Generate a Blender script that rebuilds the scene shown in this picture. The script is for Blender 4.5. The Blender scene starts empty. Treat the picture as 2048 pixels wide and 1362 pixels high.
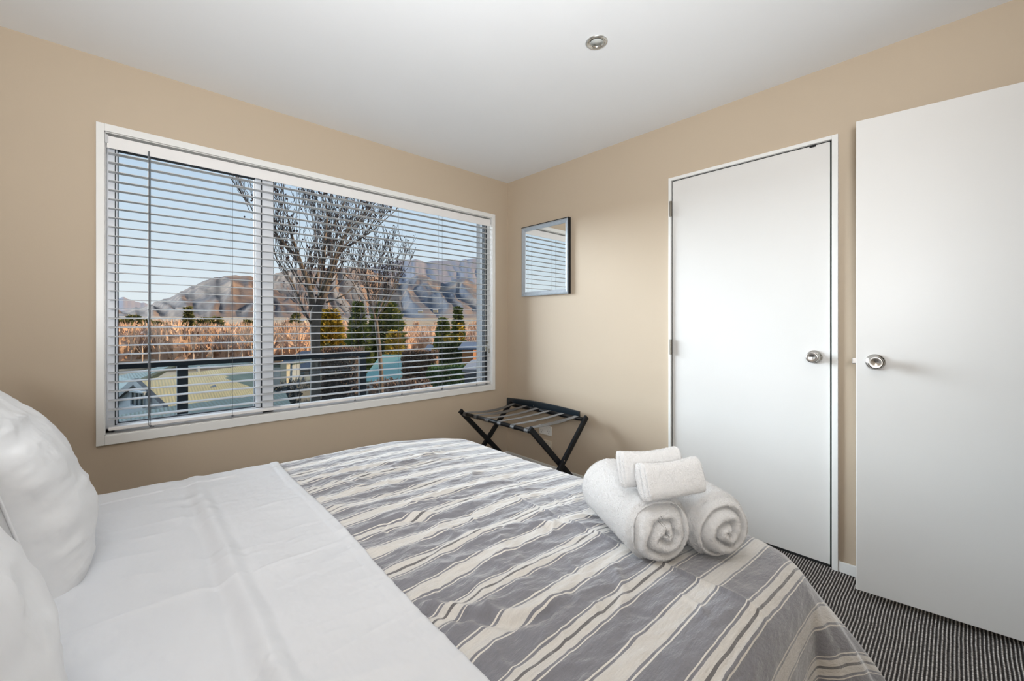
import bpy, bmesh, math, random
import numpy as np
from mathutils import Vector, Matrix

scene = bpy.context.scene
col = scene.collection
PI = math.pi
random.seed(7)

# ------------------------------------------------------------------ camera
CAM = np.array([-2.4484, -2.676, 1.155])
FPX, CX, HY = 835.6, 1024.0, 646.5
YAW = math.radians(46.93)
FW = np.array([math.cos(YAW), math.sin(YAW), 0.0])
RT = np.array([math.sin(YAW), -math.cos(YAW), 0.0])
cd = bpy.data.cameras.new('camera')
cam = bpy.data.objects.new('camera', cd)
col.objects.link(cam)
cam.location = CAM
cam.rotation_euler = (PI / 2, 0, YAW - PI / 2)
cd.sensor_width = 36.0
cd.lens = 36.0 * FPX / 2048.0
cd.shift_y = -(681.0 - HY) / 2048.0
cd.clip_start = 0.05
cd.clip_end = 12000
scene.camera = cam

# ------------------------------------------------------------------ world, lights, exposure
world = bpy.data.worlds.new('sky'); scene.world = world
world.use_nodes = True
nt = world.node_tree; nt.nodes.clear()
w_out = nt.nodes.new('ShaderNodeOutputWorld'); w_bg = nt.nodes.new('ShaderNodeBackground')
w_tc = nt.nodes.new('ShaderNodeTexCoord'); w_sep = nt.nodes.new('ShaderNodeSeparateXYZ'); w_rmp = nt.nodes.new('ShaderNodeValToRGB')
nt.links.new(w_tc.outputs['Generated'], w_sep.inputs[0]); nt.links.new(w_sep.outputs['Z'], w_rmp.inputs[0])
nt.links.new(w_rmp.outputs[0], w_bg.inputs[0]); nt.links.new(w_bg.outputs[0], w_out.inputs[0])
els = w_rmp.color_ramp.elements
els[0].position = 0.0; els[0].color = (0.82, 0.87, 0.88, 1)
els[1].position = 1.0; els[1].color = (0.14, 0.28, 0.58, 1)
e = els.new(0.06); e.color = (0.80, 0.88, 0.93, 1)
e = els.new(0.20); e.color = (0.63, 0.77, 0.90, 1)
e = els.new(0.42); e.color = (0.43, 0.60, 0.83, 1)
w_bg.inputs[1].default_value = 1.0

def sun(name, az, el, strength, color, angle):
    """az, el in degrees: the direction the light comes FROM."""
    L = bpy.data.lights.new(name, 'SUN'); L.energy = strength; L.color = color; L.angle = math.radians(angle)
    o = bpy.data.objects.new(name, L); col.objects.link(o)
    a, e_ = math.radians(az), math.radians(el)
    d = Vector((math.cos(a) * math.cos(e_), math.sin(a) * math.cos(e_), math.sin(e_)))
    o.rotation_euler = d.to_track_quat('Z', 'Y').to_euler()
    return o
sun('evening_sun', -42, 15, 6.5, (1.0, 0.70, 0.42), 1.0)          # low warm sun behind the house, on the hills and trees
sun('bright_sky', 115, 12, 10.8, (0.80, 0.90, 1.0), 30)            # broad bright sky glow that falls in through the window

def area(name, loc, target, sx, sy, power, color):
    L = bpy.data.lights.new(name, 'AREA'); L.shape = 'RECTANGLE'; L.size = sx; L.size_y = sy; L.energy = power; L.color = color
    o = bpy.data.objects.new(name, L); col.objects.link(o); o.location = loc
    d = Vector(loc) - Vector(target)
    o.rotation_euler = d.to_track_quat('Z', 'Y').to_euler()
    return o
area('ceiling_fill', (-2.80, -2.95, 1.35), (-1.95, -2.0, 2.37), 0.4, 0.5, 49, (0.93, 0.965, 1.0)).data.spread = math.radians(140)   # added fill lamp behind the camera, aimed up to brighten the ceiling

vs = scene.view_settings
scene.display_settings.display_device = 'sRGB'
vs.view_transform = 'Standard'; vs.look = 'None'; vs.exposure = 0.0; vs.gamma = 1.0
vs.use_curve_mapping = False

# ------------------------------------------------------------------ helpers
def at(px, py, d):
    return CAM + d * (FW + (px - CX) / FPX * RT - (py - HY) / FPX * np.array([0, 0, 1.0]))

def srgb(r, g, b):
    f = lambda c: (c / 255 / 12.92) if c / 255 <= 0.04045 else ((c / 255 + 0.055) / 1.055) ** 2.4
    return (f(r), f(g), f(b), 1)

class N:
    """tiny node-tree helper"""
    def __init__(s, m): s.t = m.node_tree
    def new(s, typ, **kw):
        n = s.t.nodes.new(typ)
        for k, v in kw.items(): setattr(n, k, v)
        return n
    def lk(s, a, b): s.t.links.new(a, b)
    def math(s, op, a, b=None, c=None, clamp=False):
        n = s.new('ShaderNodeMath', operation=op, use_clamp=clamp)
        for i, v in enumerate((a, b, c)):
            if v is None: continue
            if isinstance(v, (int, float)): n.inputs[i].default_value = v
            else: s.lk(v, n.inputs[i])
        return n.outputs[0]
    def noise(s, scale, detail=2, coord='Object', vec=None, rough=0.5):
        n = s.new('ShaderNodeTexNoise'); n.inputs['Scale'].default_value = scale; n.inputs['Detail'].default_value = detail
        n.inputs['Roughness'].default_value = rough
        if vec is None:
            tc = s.new('ShaderNodeTexCoord'); vec = tc.outputs[coord]
        s.lk(vec, n.inputs['Vector']); return n.outputs['Fac']
    def mix(s, f, a, b):
        n = s.new('ShaderNodeMix', data_type='RGBA')
        if isinstance(f, (int, float)): n.inputs[0].default_value = f
        else: s.lk(f, n.inputs[0])
        for i, v in ((6, a), (7, b)):
            if isinstance(v, tuple): n.inputs[i].default_value = v
            else: s.lk(v, n.inputs[i])
        return n.outputs[2]
    def ramp(s, fac, stops, interp='LINEAR'):
        n = s.new('ShaderNodeValToRGB'); cr = n.color_ramp; cr.interpolation = interp
        cr.elements[0].position = stops[0][0]; cr.elements[0].color = stops[0][1]
        cr.elements[1].position = stops[-1][0]; cr.elements[1].color = stops[-1][1]
        for p, c in stops[1:-1]:
            q = cr.elements.new(p); q.color = c
        s.lk(fac, n.inputs[0]); return n.outputs[0]
    def bump(s, h, strength, dist, bsdf, prev=None):
        n = s.new('ShaderNodeBump'); n.inputs['Strength'].default_value = strength; n.inputs['Distance'].default_value = dist
        s.lk(h, n.inputs['Height'])
        if prev is not None: s.lk(prev, n.inputs['Normal'])
        if bsdf is not None: s.lk(n.outputs[0], bsdf.inputs['Normal'])
        return n.outputs[0]

def mat(name, c=(0.8, 0.8, 0.8, 1), rough=0.5, metal=0.0, spec=0.5, noise=None, bump=None, sheen=0.0):
    """noise=(scale, amount) varies the colour a little; bump=(scale, strength, dist)"""
    m = bpy.data.materials.new(name); m.use_nodes = True
    b = m.node_tree.nodes['Principled BSDF']
    c = tuple(c) if len(c) == 4 else tuple(c) + (1,)
    b.inputs['Base Color'].default_value = c
    b.inputs['Roughness'].default_value = rough; b.inputs['Metallic'].default_value = metal
    b.inputs['Specular IOR Level'].default_value = spec
    if sheen: b.inputs['Sheen Weight'].default_value = sheen
    n = N(m)
    if noise is None: noise = (40, 0.03)
    f = n.noise(noise[0], 3)
    lo = tuple(x * (1 - noise[1]) for x in c[:3]) + (1,); hi = tuple(min(1, x * (1 + noise[1])) for x in c[:3]) + (1,)
    n.lk(n.mix(n.ramp(f, [(0.3, (0, 0, 0, 1)), (0.7, (1, 1, 1, 1))]), lo, hi), b.inputs['Base Color'])
    if bump: n.bump(n.noise(bump[0], 3), bump[1], bump[2], b)
    m['bsdf'] = 1
    return m

def tag(o, label=None, cat=None, group=None, kind=None):
    if label: o['label'] = label
    if cat: o['category'] = cat
    if group: o['group'] = group
    if kind: o['kind'] = kind
    return o

def empty(name, loc=(0, 0, 0), rz=0, **kw):
    o = bpy.data.objects.new(name, None); col.objects.link(o); o.location = loc; o.rotation_euler = (0, 0, rz)
    o.empty_display_size = 0.1
    return tag(o, **kw)

def link_mesh(name, me, m, parent=None, smooth=False, **kw):
    if m is not None and len(me.materials) == 0:
        for mm in (m if isinstance(m, (list, tuple)) else [m]): me.materials.append(mm)
    if smooth:
        me.polygons.foreach_set('use_smooth', [True] * len(me.polygons))
    o = bpy.data.objects.new(name, me); col.objects.link(o)
    if parent is not None: o.parent = parent
    return tag(o, **kw)

def mesh(name, V, F, m, parent=None, smooth=False, **kw):
    me = bpy.data.meshes.new(name)
    me.from_pydata([tuple(map(float, v)) for v in V], [], F); me.update()
    return link_mesh(name, me, m, parent, smooth, **kw)

class MB:
    """collects shapes into one mesh"""
    def __init__(s): s.V = []; s.F = []
    def add(s, V, F):
        k = len(s.V); s.V += [tuple(map(float, v)) for v in V]; s.F += [tuple(i + k for i in f) for f in F]
        return s
    def box(s, lo, hi, bev=0.0, M=None):
        x0, y0, z0 = lo; x1, y1, z1 = hi
        if bev <= 0:
            V = [(x0, y0, z0), (x1, y0, z0), (x1, y1, z0), (x0, y1, z0), (x0, y0, z1), (x1, y0, z1), (x1, y1, z1), (x0, y1, z1)]
            F = [(0, 3, 2, 1), (4, 5, 6, 7), (0, 1, 5, 4), (1, 2, 6, 5), (2, 3, 7, 6), (3, 0, 4, 7)]
        else:
            bm = bmesh.new(); r = bmesh.ops.create_cube(bm, size=1.0)
            bmesh.ops.scale(bm, vec=(x1 - x0, y1 - y0, z1 - z0), verts=bm.verts)
            bmesh.ops.translate(bm, vec=((x0 + x1) / 2, (y0 + y1) / 2, (z0 + z1) / 2), verts=bm.verts)
            bmesh.ops.bevel(bm, geom=bm.edges[:], offset=bev, segments=2, profile=0.5, affect='EDGES')
            bm.verts.index_update()
            V = [tuple(v.co) for v in bm.verts]; F = [tuple(v.index for v in f.verts) for f in bm.faces]; bm.free()
        if M is not None: V = [tuple(M @ Vector(v)) for v in V]
        return s.add(V, F)
    def bar(s, p, q, w, h, up=(0, 0, 1), bev=0.0):
        """rectangular bar from p to q, w across, h along 'up'"""
        p = Vector(p); q = Vector(q); d = (q - p); L = d.length; d.normalize()
        x = d.cross(Vector(up)); x.normalize(); y = x.cross(d)
        M = Matrix((x, y, d)).transposed().to_4x4(); M.translation = p
        return s.box((-w / 2, -h / 2, 0), (w / 2, h / 2, L), bev, M)
    def tube(s, pts, rad, n=8, cap=True):
        pts = [Vector(p) for p in pts]; m = len(pts)
        rad = rad if hasattr(rad, '__len__') else [rad] * m
        V = []; F = []; ref = None
        for i, p in enumerate(pts):
            d = (pts[min(i + 1, m - 1)] - pts[max(i - 1, 0)]).normalized()
            if ref is None: ref = d.orthogonal().normalized()
            ref = (ref - d * ref.dot(d))
            ref = ref.normalized() if ref.length > 1e-6 else d.orthogonal().normalized()
            b = d.cross(ref)
            for k in range(n):
                a = 2 * PI * k / n
                V.append(p + (ref * math.cos(a) + b * math.sin(a)) * rad[i])
        for i in range(m - 1):
            for k in range(n):
                F.append((i * n + k, i * n + (k + 1) % n, (i + 1) * n + (k + 1) % n, (i + 1) * n + k))
        if cap:
            F.append(tuple(range(n))[::-1]); F.append(tuple((m - 1) * n + k for k in range(n)))
        return s.add(V, F)
    def lathe(s, prof, n=32, M=None):
        """prof = [(r, z)...] about z"""
        V = []; F = []
        for r, z in prof:
            for k in range(n):
                a = 2 * PI * k / n; V.append(Vector((r * math.cos(a), r * math.sin(a), z)))
        for i in range(len(prof) - 1):
            for k in range(n):
                F.append((i * n + k, i * n + (k + 1) % n, (i + 1) * n + (k + 1) % n, (i + 1) * n + k))
        if M is not None: V = [M @ v for v in V]
        return s.add(V, F)
    def build(s, name, m, parent=None, smooth=False, **kw):
        return mesh(name, s.V, s.F, m, parent, smooth, **kw)

def B(name, lo, hi, m, parent=None, bev=0.0, **kw):
    return MB().box(lo, hi, bev).build(name, m, parent, **kw)

# numpy value noise
_rng = np.random.RandomState(3)
_tab = _rng.rand(256, 256)
def vnoise(x, y):
    xi = np.floor(x).astype(int); yi = np.floor(y).astype(int); fx = x - xi; fy = y - yi
    fx = fx * fx * (3 - 2 * fx); fy = fy * fy * (3 - 2 * fy)
    g = lambda a, b: _tab[a & 255, b & 255]
    return (g(xi, yi) * (1 - fx) + g(xi + 1, yi) * fx) * (1 - fy) + (g(xi, yi + 1) * (1 - fx) + g(xi + 1, yi + 1) * fx) * fy
def fbm(x, y, o=4):
    r = 0; a = 0.5; s = 0
    for i in range(o):
        r = r + a * vnoise(x + 17.3 * i, y + 5.1 * i); s += a; a *= 0.5; x = x * 2.03; y = y * 2.03
    return r / s
def ridge(x, y, o=3):
    r = 0; a = 0.5; s = 0
    for i in range(o):
        r = r + a * (1 - np.abs(2 * vnoise(x + 31.7 * i, y + 11.9 * i) - 1)); s += a; a *= 0.5; x = x * 1.9; y = y * 1.9
    return r / s
def sstep(a, b, x):
    t = np.clip((x - a) / (b - a), 0, 1); return t * t * (3 - 2 * t)

def grid_faces(nu, nv, flip=False):
    i, j = np.meshgrid(np.arange(nu - 1), np.arange(nv - 1), indexing='ij')
    a = (i * nv + j).ravel(); F = np.stack([a, a + nv, a + nv + 1, a + 1], 1)
    if flip: F = F[:, ::-1]
    return F

def grid_mesh(name, P, m, parent=None, uv=None, flip=False, smooth=True, **kw):
    """P (nu, nv, 3) numpy array"""
    nu, nv = P.shape[:2]; F = grid_faces(nu, nv, flip)
    me = bpy.data.meshes.new(name)
    me.vertices.add(nu * nv); me.vertices.foreach_set('co', P.reshape(-1).astype(np.float32))
    me.loops.add(F.size); me.loops.foreach_set('vertex_index', F.reshape(-1).astype(np.int32))
    me.polygons.add(len(F)); me.polygons.foreach_set('loop_start', np.arange(0, F.size, 4, dtype=np.int32))
    me.update(calc_edges=True)
    if uv is not None:
        l = me.uv_layers.new(name='UVMap'); l.data.foreach_set('uv', uv.reshape(-1, 2)[F.reshape(-1)].reshape(-1).astype(np.float32))
    me.validate()
    return link_mesh(name, me, m, parent, smooth, **kw)

# ------------------------------------------------------------------ materials of the room
def wall_mat():
    m = mat('beige_wall_paint', (0.53, 0.43, 0.32, 1), 0.62, noise=(1.5, 0.015), bump=(260, 0.08, 0.002), spec=0.35)
    return m
M_wall = wall_mat()
M_ceil = mat('white_ceiling_paint', (0.88, 0.885, 0.89, 1), 0.8, noise=(2, 0.01), spec=0.2)
M_trim = mat('white_gloss_trim', (0.80, 0.79, 0.76, 1), 0.32, noise=(8, 0.01))
M_door = mat('white_door_paint', (0.71, 0.69, 0.66, 1), 0.38, noise=(3, 0.01), bump=(120, 0.03, 0.002))
M_alu = mat('white_window_joinery', (0.80, 0.82, 0.86, 1), 0.35, noise=(8, 0.01))
M_gasket_shade = mat('dark_gasket_shade', (0.02, 0.025, 0.03, 1), 0.6)
M_slat = mat('shade_greyed_slat', (0.54, 0.54, 0.54, 1), 0.35, noise=(20, 0.01))  # white slats greyed so the colour carries their backlit shade
M_valance = mat('white_blind_headrail', (0.82, 0.80, 0.78, 1), 0.4, noise=(20, 0.01))
M_cord = mat('grey_blind_cord', (0.10, 0.11, 0.12, 1), 0.7)
M_nickel = mat('brushed_nickel', (0.56, 0.54, 0.51, 1), 0.24, metal=1.0, noise=(200, 0.06))
M_hinge = mat('dull_steel_hinge', (0.20, 0.18, 0.15, 1), 0.5, metal=1.0)
M_black = mat('black_painted_wood', (0.008, 0.009, 0.011, 1), 0.40, spec=0.3, noise=(30, 0.3))
M_strap = mat('dark_webbing', (0.035, 0.030, 0.026, 1), 0.45, noise=(300, 0.3), bump=(600, 0.3, 0.001), sheen=0.3)
M_plastic = mat('white_switch_plastic', (0.80, 0.77, 0.72, 1), 0.35)
M_dark = mat('dark_void', (0.01, 0.01, 0.01, 1), 0.8)

def glass_mat(name, tint, refl):
    m = bpy.data.materials.new(name); m.use_nodes = True; n = N(m); n.t.nodes.clear()
    out = n.new('ShaderNodeOutputMaterial'); tr = n.new('ShaderNodeBsdfTransparent'); gl = n.new('ShaderNodeBsdfGlossy')
    tr.inputs[0].default_value = tint; gl.inputs['Roughness'].default_value = 0.0
    mx = n.new('ShaderNodeMixShader'); lw = n.new('ShaderNodeLayerWeight'); lw.inputs[0].default_value = refl
    n.lk(n.math('MULTIPLY', lw.outputs['Fresnel'], 0.5), mx.inputs[0])
    n.lk(tr.outputs[0], mx.inputs[1]); n.lk(gl.outputs[0], mx.inputs[2]); n.lk(mx.outputs[0], out.inputs[0])
    return m
M_glass = glass_mat('window_glass', (0.97, 0.98, 0.98, 1), 0.18)
M_balglass = glass_mat('tinted_balustrade_glass', (0.84, 0.89, 0.91, 1), 0.3)

def carpet_mat():
    m = mat('ribbed_loop_carpet', (0.2, 0.2, 0.2, 1), 0.95, spec=0.1); n = N(m); b = m.node_tree.nodes['Principled BSDF']
    tc = n.new('ShaderNodeTexCoord'); sp = n.new('ShaderNodeSeparateXYZ'); n.lk(tc.outputs['UV'], sp.inputs[0])
    t = n.math('FRACT', sp.outputs['Y'])
    c = n.ramp(t, [(0.0, (0.06, 0.054, 0.052, 1)), (0.30, (0.085, 0.077, 0.074, 1)), (0.42, (0.50, 0.46, 0.43, 1)), (0.66, (0.58, 0.54, 0.50, 1)), (0.78, (0.09, 0.082, 0.078, 1)), (1.0, (0.06, 0.054, 0.052, 1))])
    sc = n.new('ShaderNodeVectorMath', operation='MULTIPLY'); sc.inputs[1].default_value = (170, 90, 1); n.lk(tc.outputs['Object'], sc.inputs[0])
    f = n.noise(1.0, 2, vec=sc.outputs[0])
    c2 = n.mix(n.ramp(f, [(0.35, (0, 0, 0, 1)), (0.65, (1, 1, 1, 1))]), (0.45, 0.45, 0.45, 1), (1.25, 1.25, 1.25, 1))
    mm = n.new('ShaderNodeMix', data_type='RGBA', blend_type='MULTIPLY'); mm.inputs[0].default_value = 1.0
    n.lk(c, mm.inputs[6]); n.lk(c2, mm.inputs[7]); n.lk(mm.outputs[2], b.inputs['Base Color'])
    n.bump(f, 0.9, 0.004, b)
    return m

# ------------------------------------------------------------------ the room shell
XL, YB, H = -3.10, -3.16, 2.37
S = 'structure'
# carpet: geometric ribs running along x
per = 0.0104
ny = int(3.16 / per * 6); nx = 70
ys = np.linspace(YB - 0.1, 0.0, ny); xs = np.linspace(XL, 0.12, nx)
X, Y = np.meshgrid(xs, ys, indexing='ij')
wig = (fbm(X * 9 + 5, Y * 3, 2) - 0.5) * 0.006
T = (Y + wig) / per
Z = -0.004 + 0.004 * np.abs(np.sin(PI * (T - 0.05)))
grid_mesh('floor', np.stack([X, Y, Z], 2), carpet_mat(), uv=np.stack([X, T], 2), kind=S)
B('ceiling', (XL - 0.1, YB - 1.4, H), (0.12, 0.0, H + 0.1), M_ceil, kind=S)

wx0, wx1, wz0, wz1 = -2.505, -0.184, 0.639, 2.035      # window reveal
mb = MB()
mb.box((XL - 0.12, 0, 0), (wx0, 0.12, H)); mb.box((wx1, 0, 0), (0.12, 0.12, H))
mb.box((wx0, 0, 0), (wx1, 0.12, wz0)); mb.box((wx0, 0, wz1), (wx1, 0.12, H))
mb.build('wall_window', M_wall, kind=S)
mb = MB()   # wall with the closed door
dy0, dy1, dz = -2.275, -1.479, 2.025
mb.box((0, dy1, 0), (0.12, 0, H)); mb.box((0, YB - 0.1, 0), (0.12, dy0, H)); mb.box((0, dy0, dz), (0.12, dy1, H))
mb.build('wall_right', M_wall, kind=S)
B('wall_left', (XL - 0.12, YB - 1.4, 0), (XL, 0, H), M_wall, kind=S)
mb = MB()   # back wall with the entry opening
mb.box((XL, YB - 0.1, 0), (-0.875, YB, H)); mb.box((-0.875, YB - 0.1, 2.03), (-0.085, YB, H)); mb.box((-0.085, YB - 0.1, 0), (0, YB, H))
mb.build('wall_back', M_wall, kind=S)
mb = MB(); mb.box((XL, YB - 1.5, 0), (0.12, YB - 1.4, H)); mb.box((0.0, YB - 1.4, 0), (0.12, YB - 0.1, H)); mb.build('wall_hall', M_wall, kind=S)
B('floor_hall', (XL, YB - 1.4, -0.1), (0.12, YB - 0.1, -0.005), mat('grey_hall_carpet', (0.17, 0.155, 0.145, 1), 0.95), kind=S)
M_clad = mat('dark_cladding', (0.10, 0.10, 0.10, 1), 0.8)
mb = MB()   # outside skin of the house around the window
mb.box((-7.5, 0.12, -4.2), (wx0, 0.20, 3.4)); mb.box((wx1, 0.12, -4.2), (7.0, 0.20, 3.4))
mb.box((wx0, 0.12, -4.2), (wx1, 0.20, wz0 - 0.03)); mb.box((wx0, 0.12, wz1 + 0.03), (wx1, 0.20, 3.4))
mb.build('wall_exterior', M_clad, kind=S)
for nm, lo, hi in (('baseboard_back', (XL, YB, 0), (-0.9, YB + 0.012, 0.048)), ('baseboard_left', (XL, YB, 0), (XL + 0.012, 0, 0.048)),
                   ('baseboard_window', (XL, -0.012, 0), (0, 0, 0.048)), ('baseboard_right', (-0.012, -1.467, 0), (0, 0, 0.048)),
                   ('baseboard_corner', (-0.012, YB, 0), (0, -2.292, 0.048))):
    B(nm, lo, hi, M_trim, bev=0.002, kind=S)

# ------------------------------------------------------------------ window
win = MB()
fy0, fy1 = 0.055, 0.115
win.box((wx0, fy0, wz0), (-2.470, fy1, wz1), 0.002); win.box((-0.205, fy0, wz0), (wx1, fy1, wz1), 0.002)
win.box((wx0, fy0, wz0), (wx1, fy1, 0.660), 0.002); win.box((wx0, fy0, wz1 - 0.03), (wx1, fy1, wz1), 0.002)
win.box((-1.858, fy0, wz0), (-1.801, fy1, wz1), 0.002)
window = win.build('window_1', M_alu, label='wide white-framed window behind the blind, looking out to hills', kind=S)
sash = MB()
sx0, sx1, sz0, sz1 = -2.488, -1.863, 0.648, 2.015
sash.box((sx0, 0.062, sz0), (sx0 + 0.026, 0.10, sz1), 0.002); sash.box((sx1 - 0.026, 0.062, sz0), (sx1, 0.10, sz1), 0.002)
sash.box((sx0, 0.062, sz0), (sx1, 0.10, sz0 + 0.028), 0.002); sash.box((sx0, 0.062, sz1 - 0.03), (sx1, 0.10, sz1), 0.002)
sash.build('sash', M_alu, window)
def ring(x0, x1, z0, z1, w, y0, y1, xr=None):
    g = MB(); xr = xr or w
    g.box((x0, y0, z0), (x0 + w, y1, z1)); g.box((x1 - xr, y0, z0), (x1, y1, z1)); g.box((x0, y0, z0), (x1, y1, z0 + w)); g.box((x0, y0, z1 - w), (x1, y1, z1))
    return g
ring(sx0 + 0.026, sx1 - 0.026, sz0 + 0.028, sz1 - 0.03, 0.004, 0.075, 0.10).build('gasket_and_shade', M_gasket_shade, window, label='black rubber seal')
ring(-1.801, -0.205, 0.660, 2.005, 0.005, 0.07, 0.10, 0.020).build('gasket_and_shade', M_gasket_shade, window)  # right side widened: dark band paints shade on the jamb
B('gasket_and_shade', (-0.221, 0.050, 0.662), (-0.190, 0.056, 2.004), M_gasket_shade, window)  # dark strip paints the shaded face of the white right jamb
B('sash_gap', (-1.8632, 0.058, 0.66), (-1.858, 0.10, 2.01), M_gasket_shade, window)
B('sash_gap', (-2.4715, 0.054, 0.66), (-2.4685, 0.056, 2.01), M_gasket_shade, window)
B('pane', (sx0 + 0.02, 0.086, sz0 + 0.02), (sx1 - 0.02, 0.092, sz1 - 0.02), M_glass, window, label='clear glass pane')
B('pane', (-1.805, 0.086, 0.655), (-0.20, 0.092, 2.01), M_glass, window)
arch = MB()   # architrave + reveal lining
ax0, ax1, az0, az1 = -2.533, -0.152, 0.597, 2.068
arch.box((ax0, -0.015, az0), (wx0, 0.0, az1), 0.002); arch.box((wx1, -0.015, az0), (ax1, 0.0, az1), 0.002)
arch.box((wx0, -0.015, az0), (wx1, 0.0, wz0), 0.002); arch.box((wx0, -0.015, wz1), (wx1, 0.0, az1), 0.002)
arch.build('architrave', M_trim, window)
lin = MB()
lin.box((wx0 - 0.004, -0.001, wz0), (wx0 + 0.003, 0.12, wz1)); lin.box((wx1 - 0.003, -0.001, wz0), (wx1 + 0.004, 0.12, wz1))
lin.box((wx0, -0.001, wz0 - 0.004), (wx1, 0.12, wz0 + 0.003)); lin.box((wx0, -0.001, wz1 - 0.003), (wx1, 0.12, wz1 + 0.004))
lin.build('reveal_lining', M_trim, window)

# ------------------------------------------------------------------ blind
blind = empty('window_blind', (-1.345, 0.028, 0.66), label='white horizontal slatted blind lowered over the whole window, slats open', cat='blind')
def P(o, off=(-1.345, 0.028, 0.66)):
    """child built in world coordinates of a root placed at off"""
    o.data.transform(Matrix.Translation(-Vector(off))); return o
hr = MB(); hr.box((-2.498, 0.0, 1.964), (-0.190, 0.006, 2.020), 0.002); hr.box((-2.495, 0.006, 1.985), (-0.193, 0.050, 2.015), 0.002)
P(hr.build('headrail', M_valance, blind))
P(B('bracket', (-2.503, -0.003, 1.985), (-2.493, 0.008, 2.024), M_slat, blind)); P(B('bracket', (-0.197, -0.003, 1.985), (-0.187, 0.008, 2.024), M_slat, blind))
sw = 0.046; tilt = math.radians(2.4)
prof = []
for k in range(7):
    s = -1 + 2 * k / 6; y = s * sw / 2; z = 0.0022 * (1 - s * s)
    prof.append((y * math.cos(tilt) - z * math.sin(tilt), y * math.sin(tilt) + z * math.cos(tilt)))
V = []; F = []
n7 = 7
for x in (-1.148, 1.148):
    for (y, z) in prof: V.append((x, y, z + 0.0013))
    for (y, z) in prof: V.append((x, y, z - 0.0013))
for k in range(6):
    F.append((k, k + 14, k + 15, k + 1)); F.append((7 + k, 8 + k, 22 + k, 21 + k))
F += [(0, 7, 21, 14), (6, 20, 27, 13)]
F += [tuple(list(range(7)) + list(range(13, 6, -1))), tuple(list(range(20, 13, -1)) + list(range(21, 28)))]
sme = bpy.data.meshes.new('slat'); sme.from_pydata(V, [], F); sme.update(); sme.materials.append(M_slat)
bm = bmesh.new(); bm.from_mesh(sme); bmesh.ops.recalc_face_normals(bm, faces=bm.faces); bm.to_mesh(sme); bm.free()
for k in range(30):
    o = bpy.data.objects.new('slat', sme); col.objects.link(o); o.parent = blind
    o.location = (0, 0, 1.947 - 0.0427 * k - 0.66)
P(B('bottom_rail', (-2.493, 0.004, 0.657), (-0.197, 0.052, 0.673), M_valance, blind, 0.003))
lx = [-2.345 + 0.335 * k for k in range(7)]
for x in lx:
    c = MB()
    for y in (0.003, 0.053): c.tube([(x, y, 0.66), (x, y, 1.98)], 0.0009, 5)
    c.box((x - 0.004, 0.001, 0.652), (x + 0.004, 0.008, 0.66))
    P(c.build('ladder_cord', M_cord, blind))
wd = MB(); wd.tube([(-2.352, -0.004, 0.70), (-2.352, -0.004, 1.985)], 0.0032, 6); wd.tube([(-2.352, -0.004, 0.662), (-2.352, -0.004, 0.70)], 0.0012, 5)
wd.tube([(-2.352, -0.004, 0.664), (-2.340, -0.006, 0.655), (-2.332, -0.006, 0.652)], 0.0018, 5)
P(wd.build('tilt_wand', mat('grey_wand', (0.13, 0.14, 0.15, 1), 0.3), blind, label='thin grey tilt wand'))
for i, (x, z) in enumerate(((-0.247, 0.94), (-0.228, 0.985), (-0.214, 0.925))):
    c = MB(); c.tube([(x, -0.004, z + 0.02), (x - 0.004 * i, -0.002, 1.5), (x, 0.0, 1.98)], 0.0008, 5)
    q = P(c.build('pull_cord', M_trim, blind, label='white pull cord'))
    t = MB(); t.lathe([(0.0, z - 0.018), (0.0062, z - 0.018), (0.0062, z - 0.012), (0.0035, z), (0.0055, z + 0.012), (0.004, z + 0.020), (0, z + 0.022)], 10, Matrix.Translation((x, -0.004, 0)))
    P(t.build('tassel', mat('olive_grey_tassel', (0.20, 0.19, 0.15, 1), 0.5), q))

# ------------------------------------------------------------------ closed door
door = MB().box((0.0, -2.2595, 0.013), (0.038, -1.4855, 2.015), 0.0012).build('door_1', M_door, label='closed plain white flush door right of the mirror', kind=S)
fr = MB()
for (a, b_) in (((-0.015, -2.292, 0), (0.0, -2.2685, 2.037)), ((-0.015, -1.4815, 0), (0.0, -1.467, 2.037)), ((-0.015, -2.2685, 2.0195), (0.0, -1.4815, 2.037))):
    fr.box(a, b_, 0.0012)
fr.box((0.0, -2.275, 0), (0.12, -2.2675, 2.0255)); fr.box((0.0, -1.481, 0), (0.12, -1.477, 2.0255)); fr.box((0.0, -2.275, 2.0195), (0.12, -1.477, 2.0265))
fr.build('door_frame', M_trim, door)
dg = MB(); dg.box((0.003, -2.2685, 0.0), (0.04, -2.259, 2.021)); dg.box((0.003, -1.4865, 0.0), (0.04, -1.4805, 2.021)); dg.box((0.003, -2.2685, 2.014), (0.04, -1.4805, 2.0205)); dg.box((0.003, -2.2685, 0.0), (0.04, -1.4805, 0.014))  # dark filler boxes stand in for the shade inside the gap
dg.build('gap_shade_fill', M_dark, door, label='dark filler standing in for shade in the gap around the closed leaf')
B('dark_backing', (0.042, -2.268, 0), (0.06, -1.48, 2.02), M_dark, door)  # dark sheet behind the leaf, added so the gaps look unlit
for z in (1.848, 1.012, 0.20):
    h = MB(); h.tube([(-0.017, -1.4835, z - 0.046), (-0.017, -1.4835, z + 0.046)], 0.0075, 10)
    for dzz in (-0.028, 0, 0.028): h.tube([(-0.017, -1.4835, z + dzz - 0.001), (-0.017, -1.4835, z + dzz + 0.001)], 0.0080, 10)
    h.build('hinge', M_hinge, door, label='dull steel butt hinge')
B('catch', (-0.004, -2.205, 2.008), (0.01, -2.180, 2.018), M_dark, door, label='black ball catch')
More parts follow.
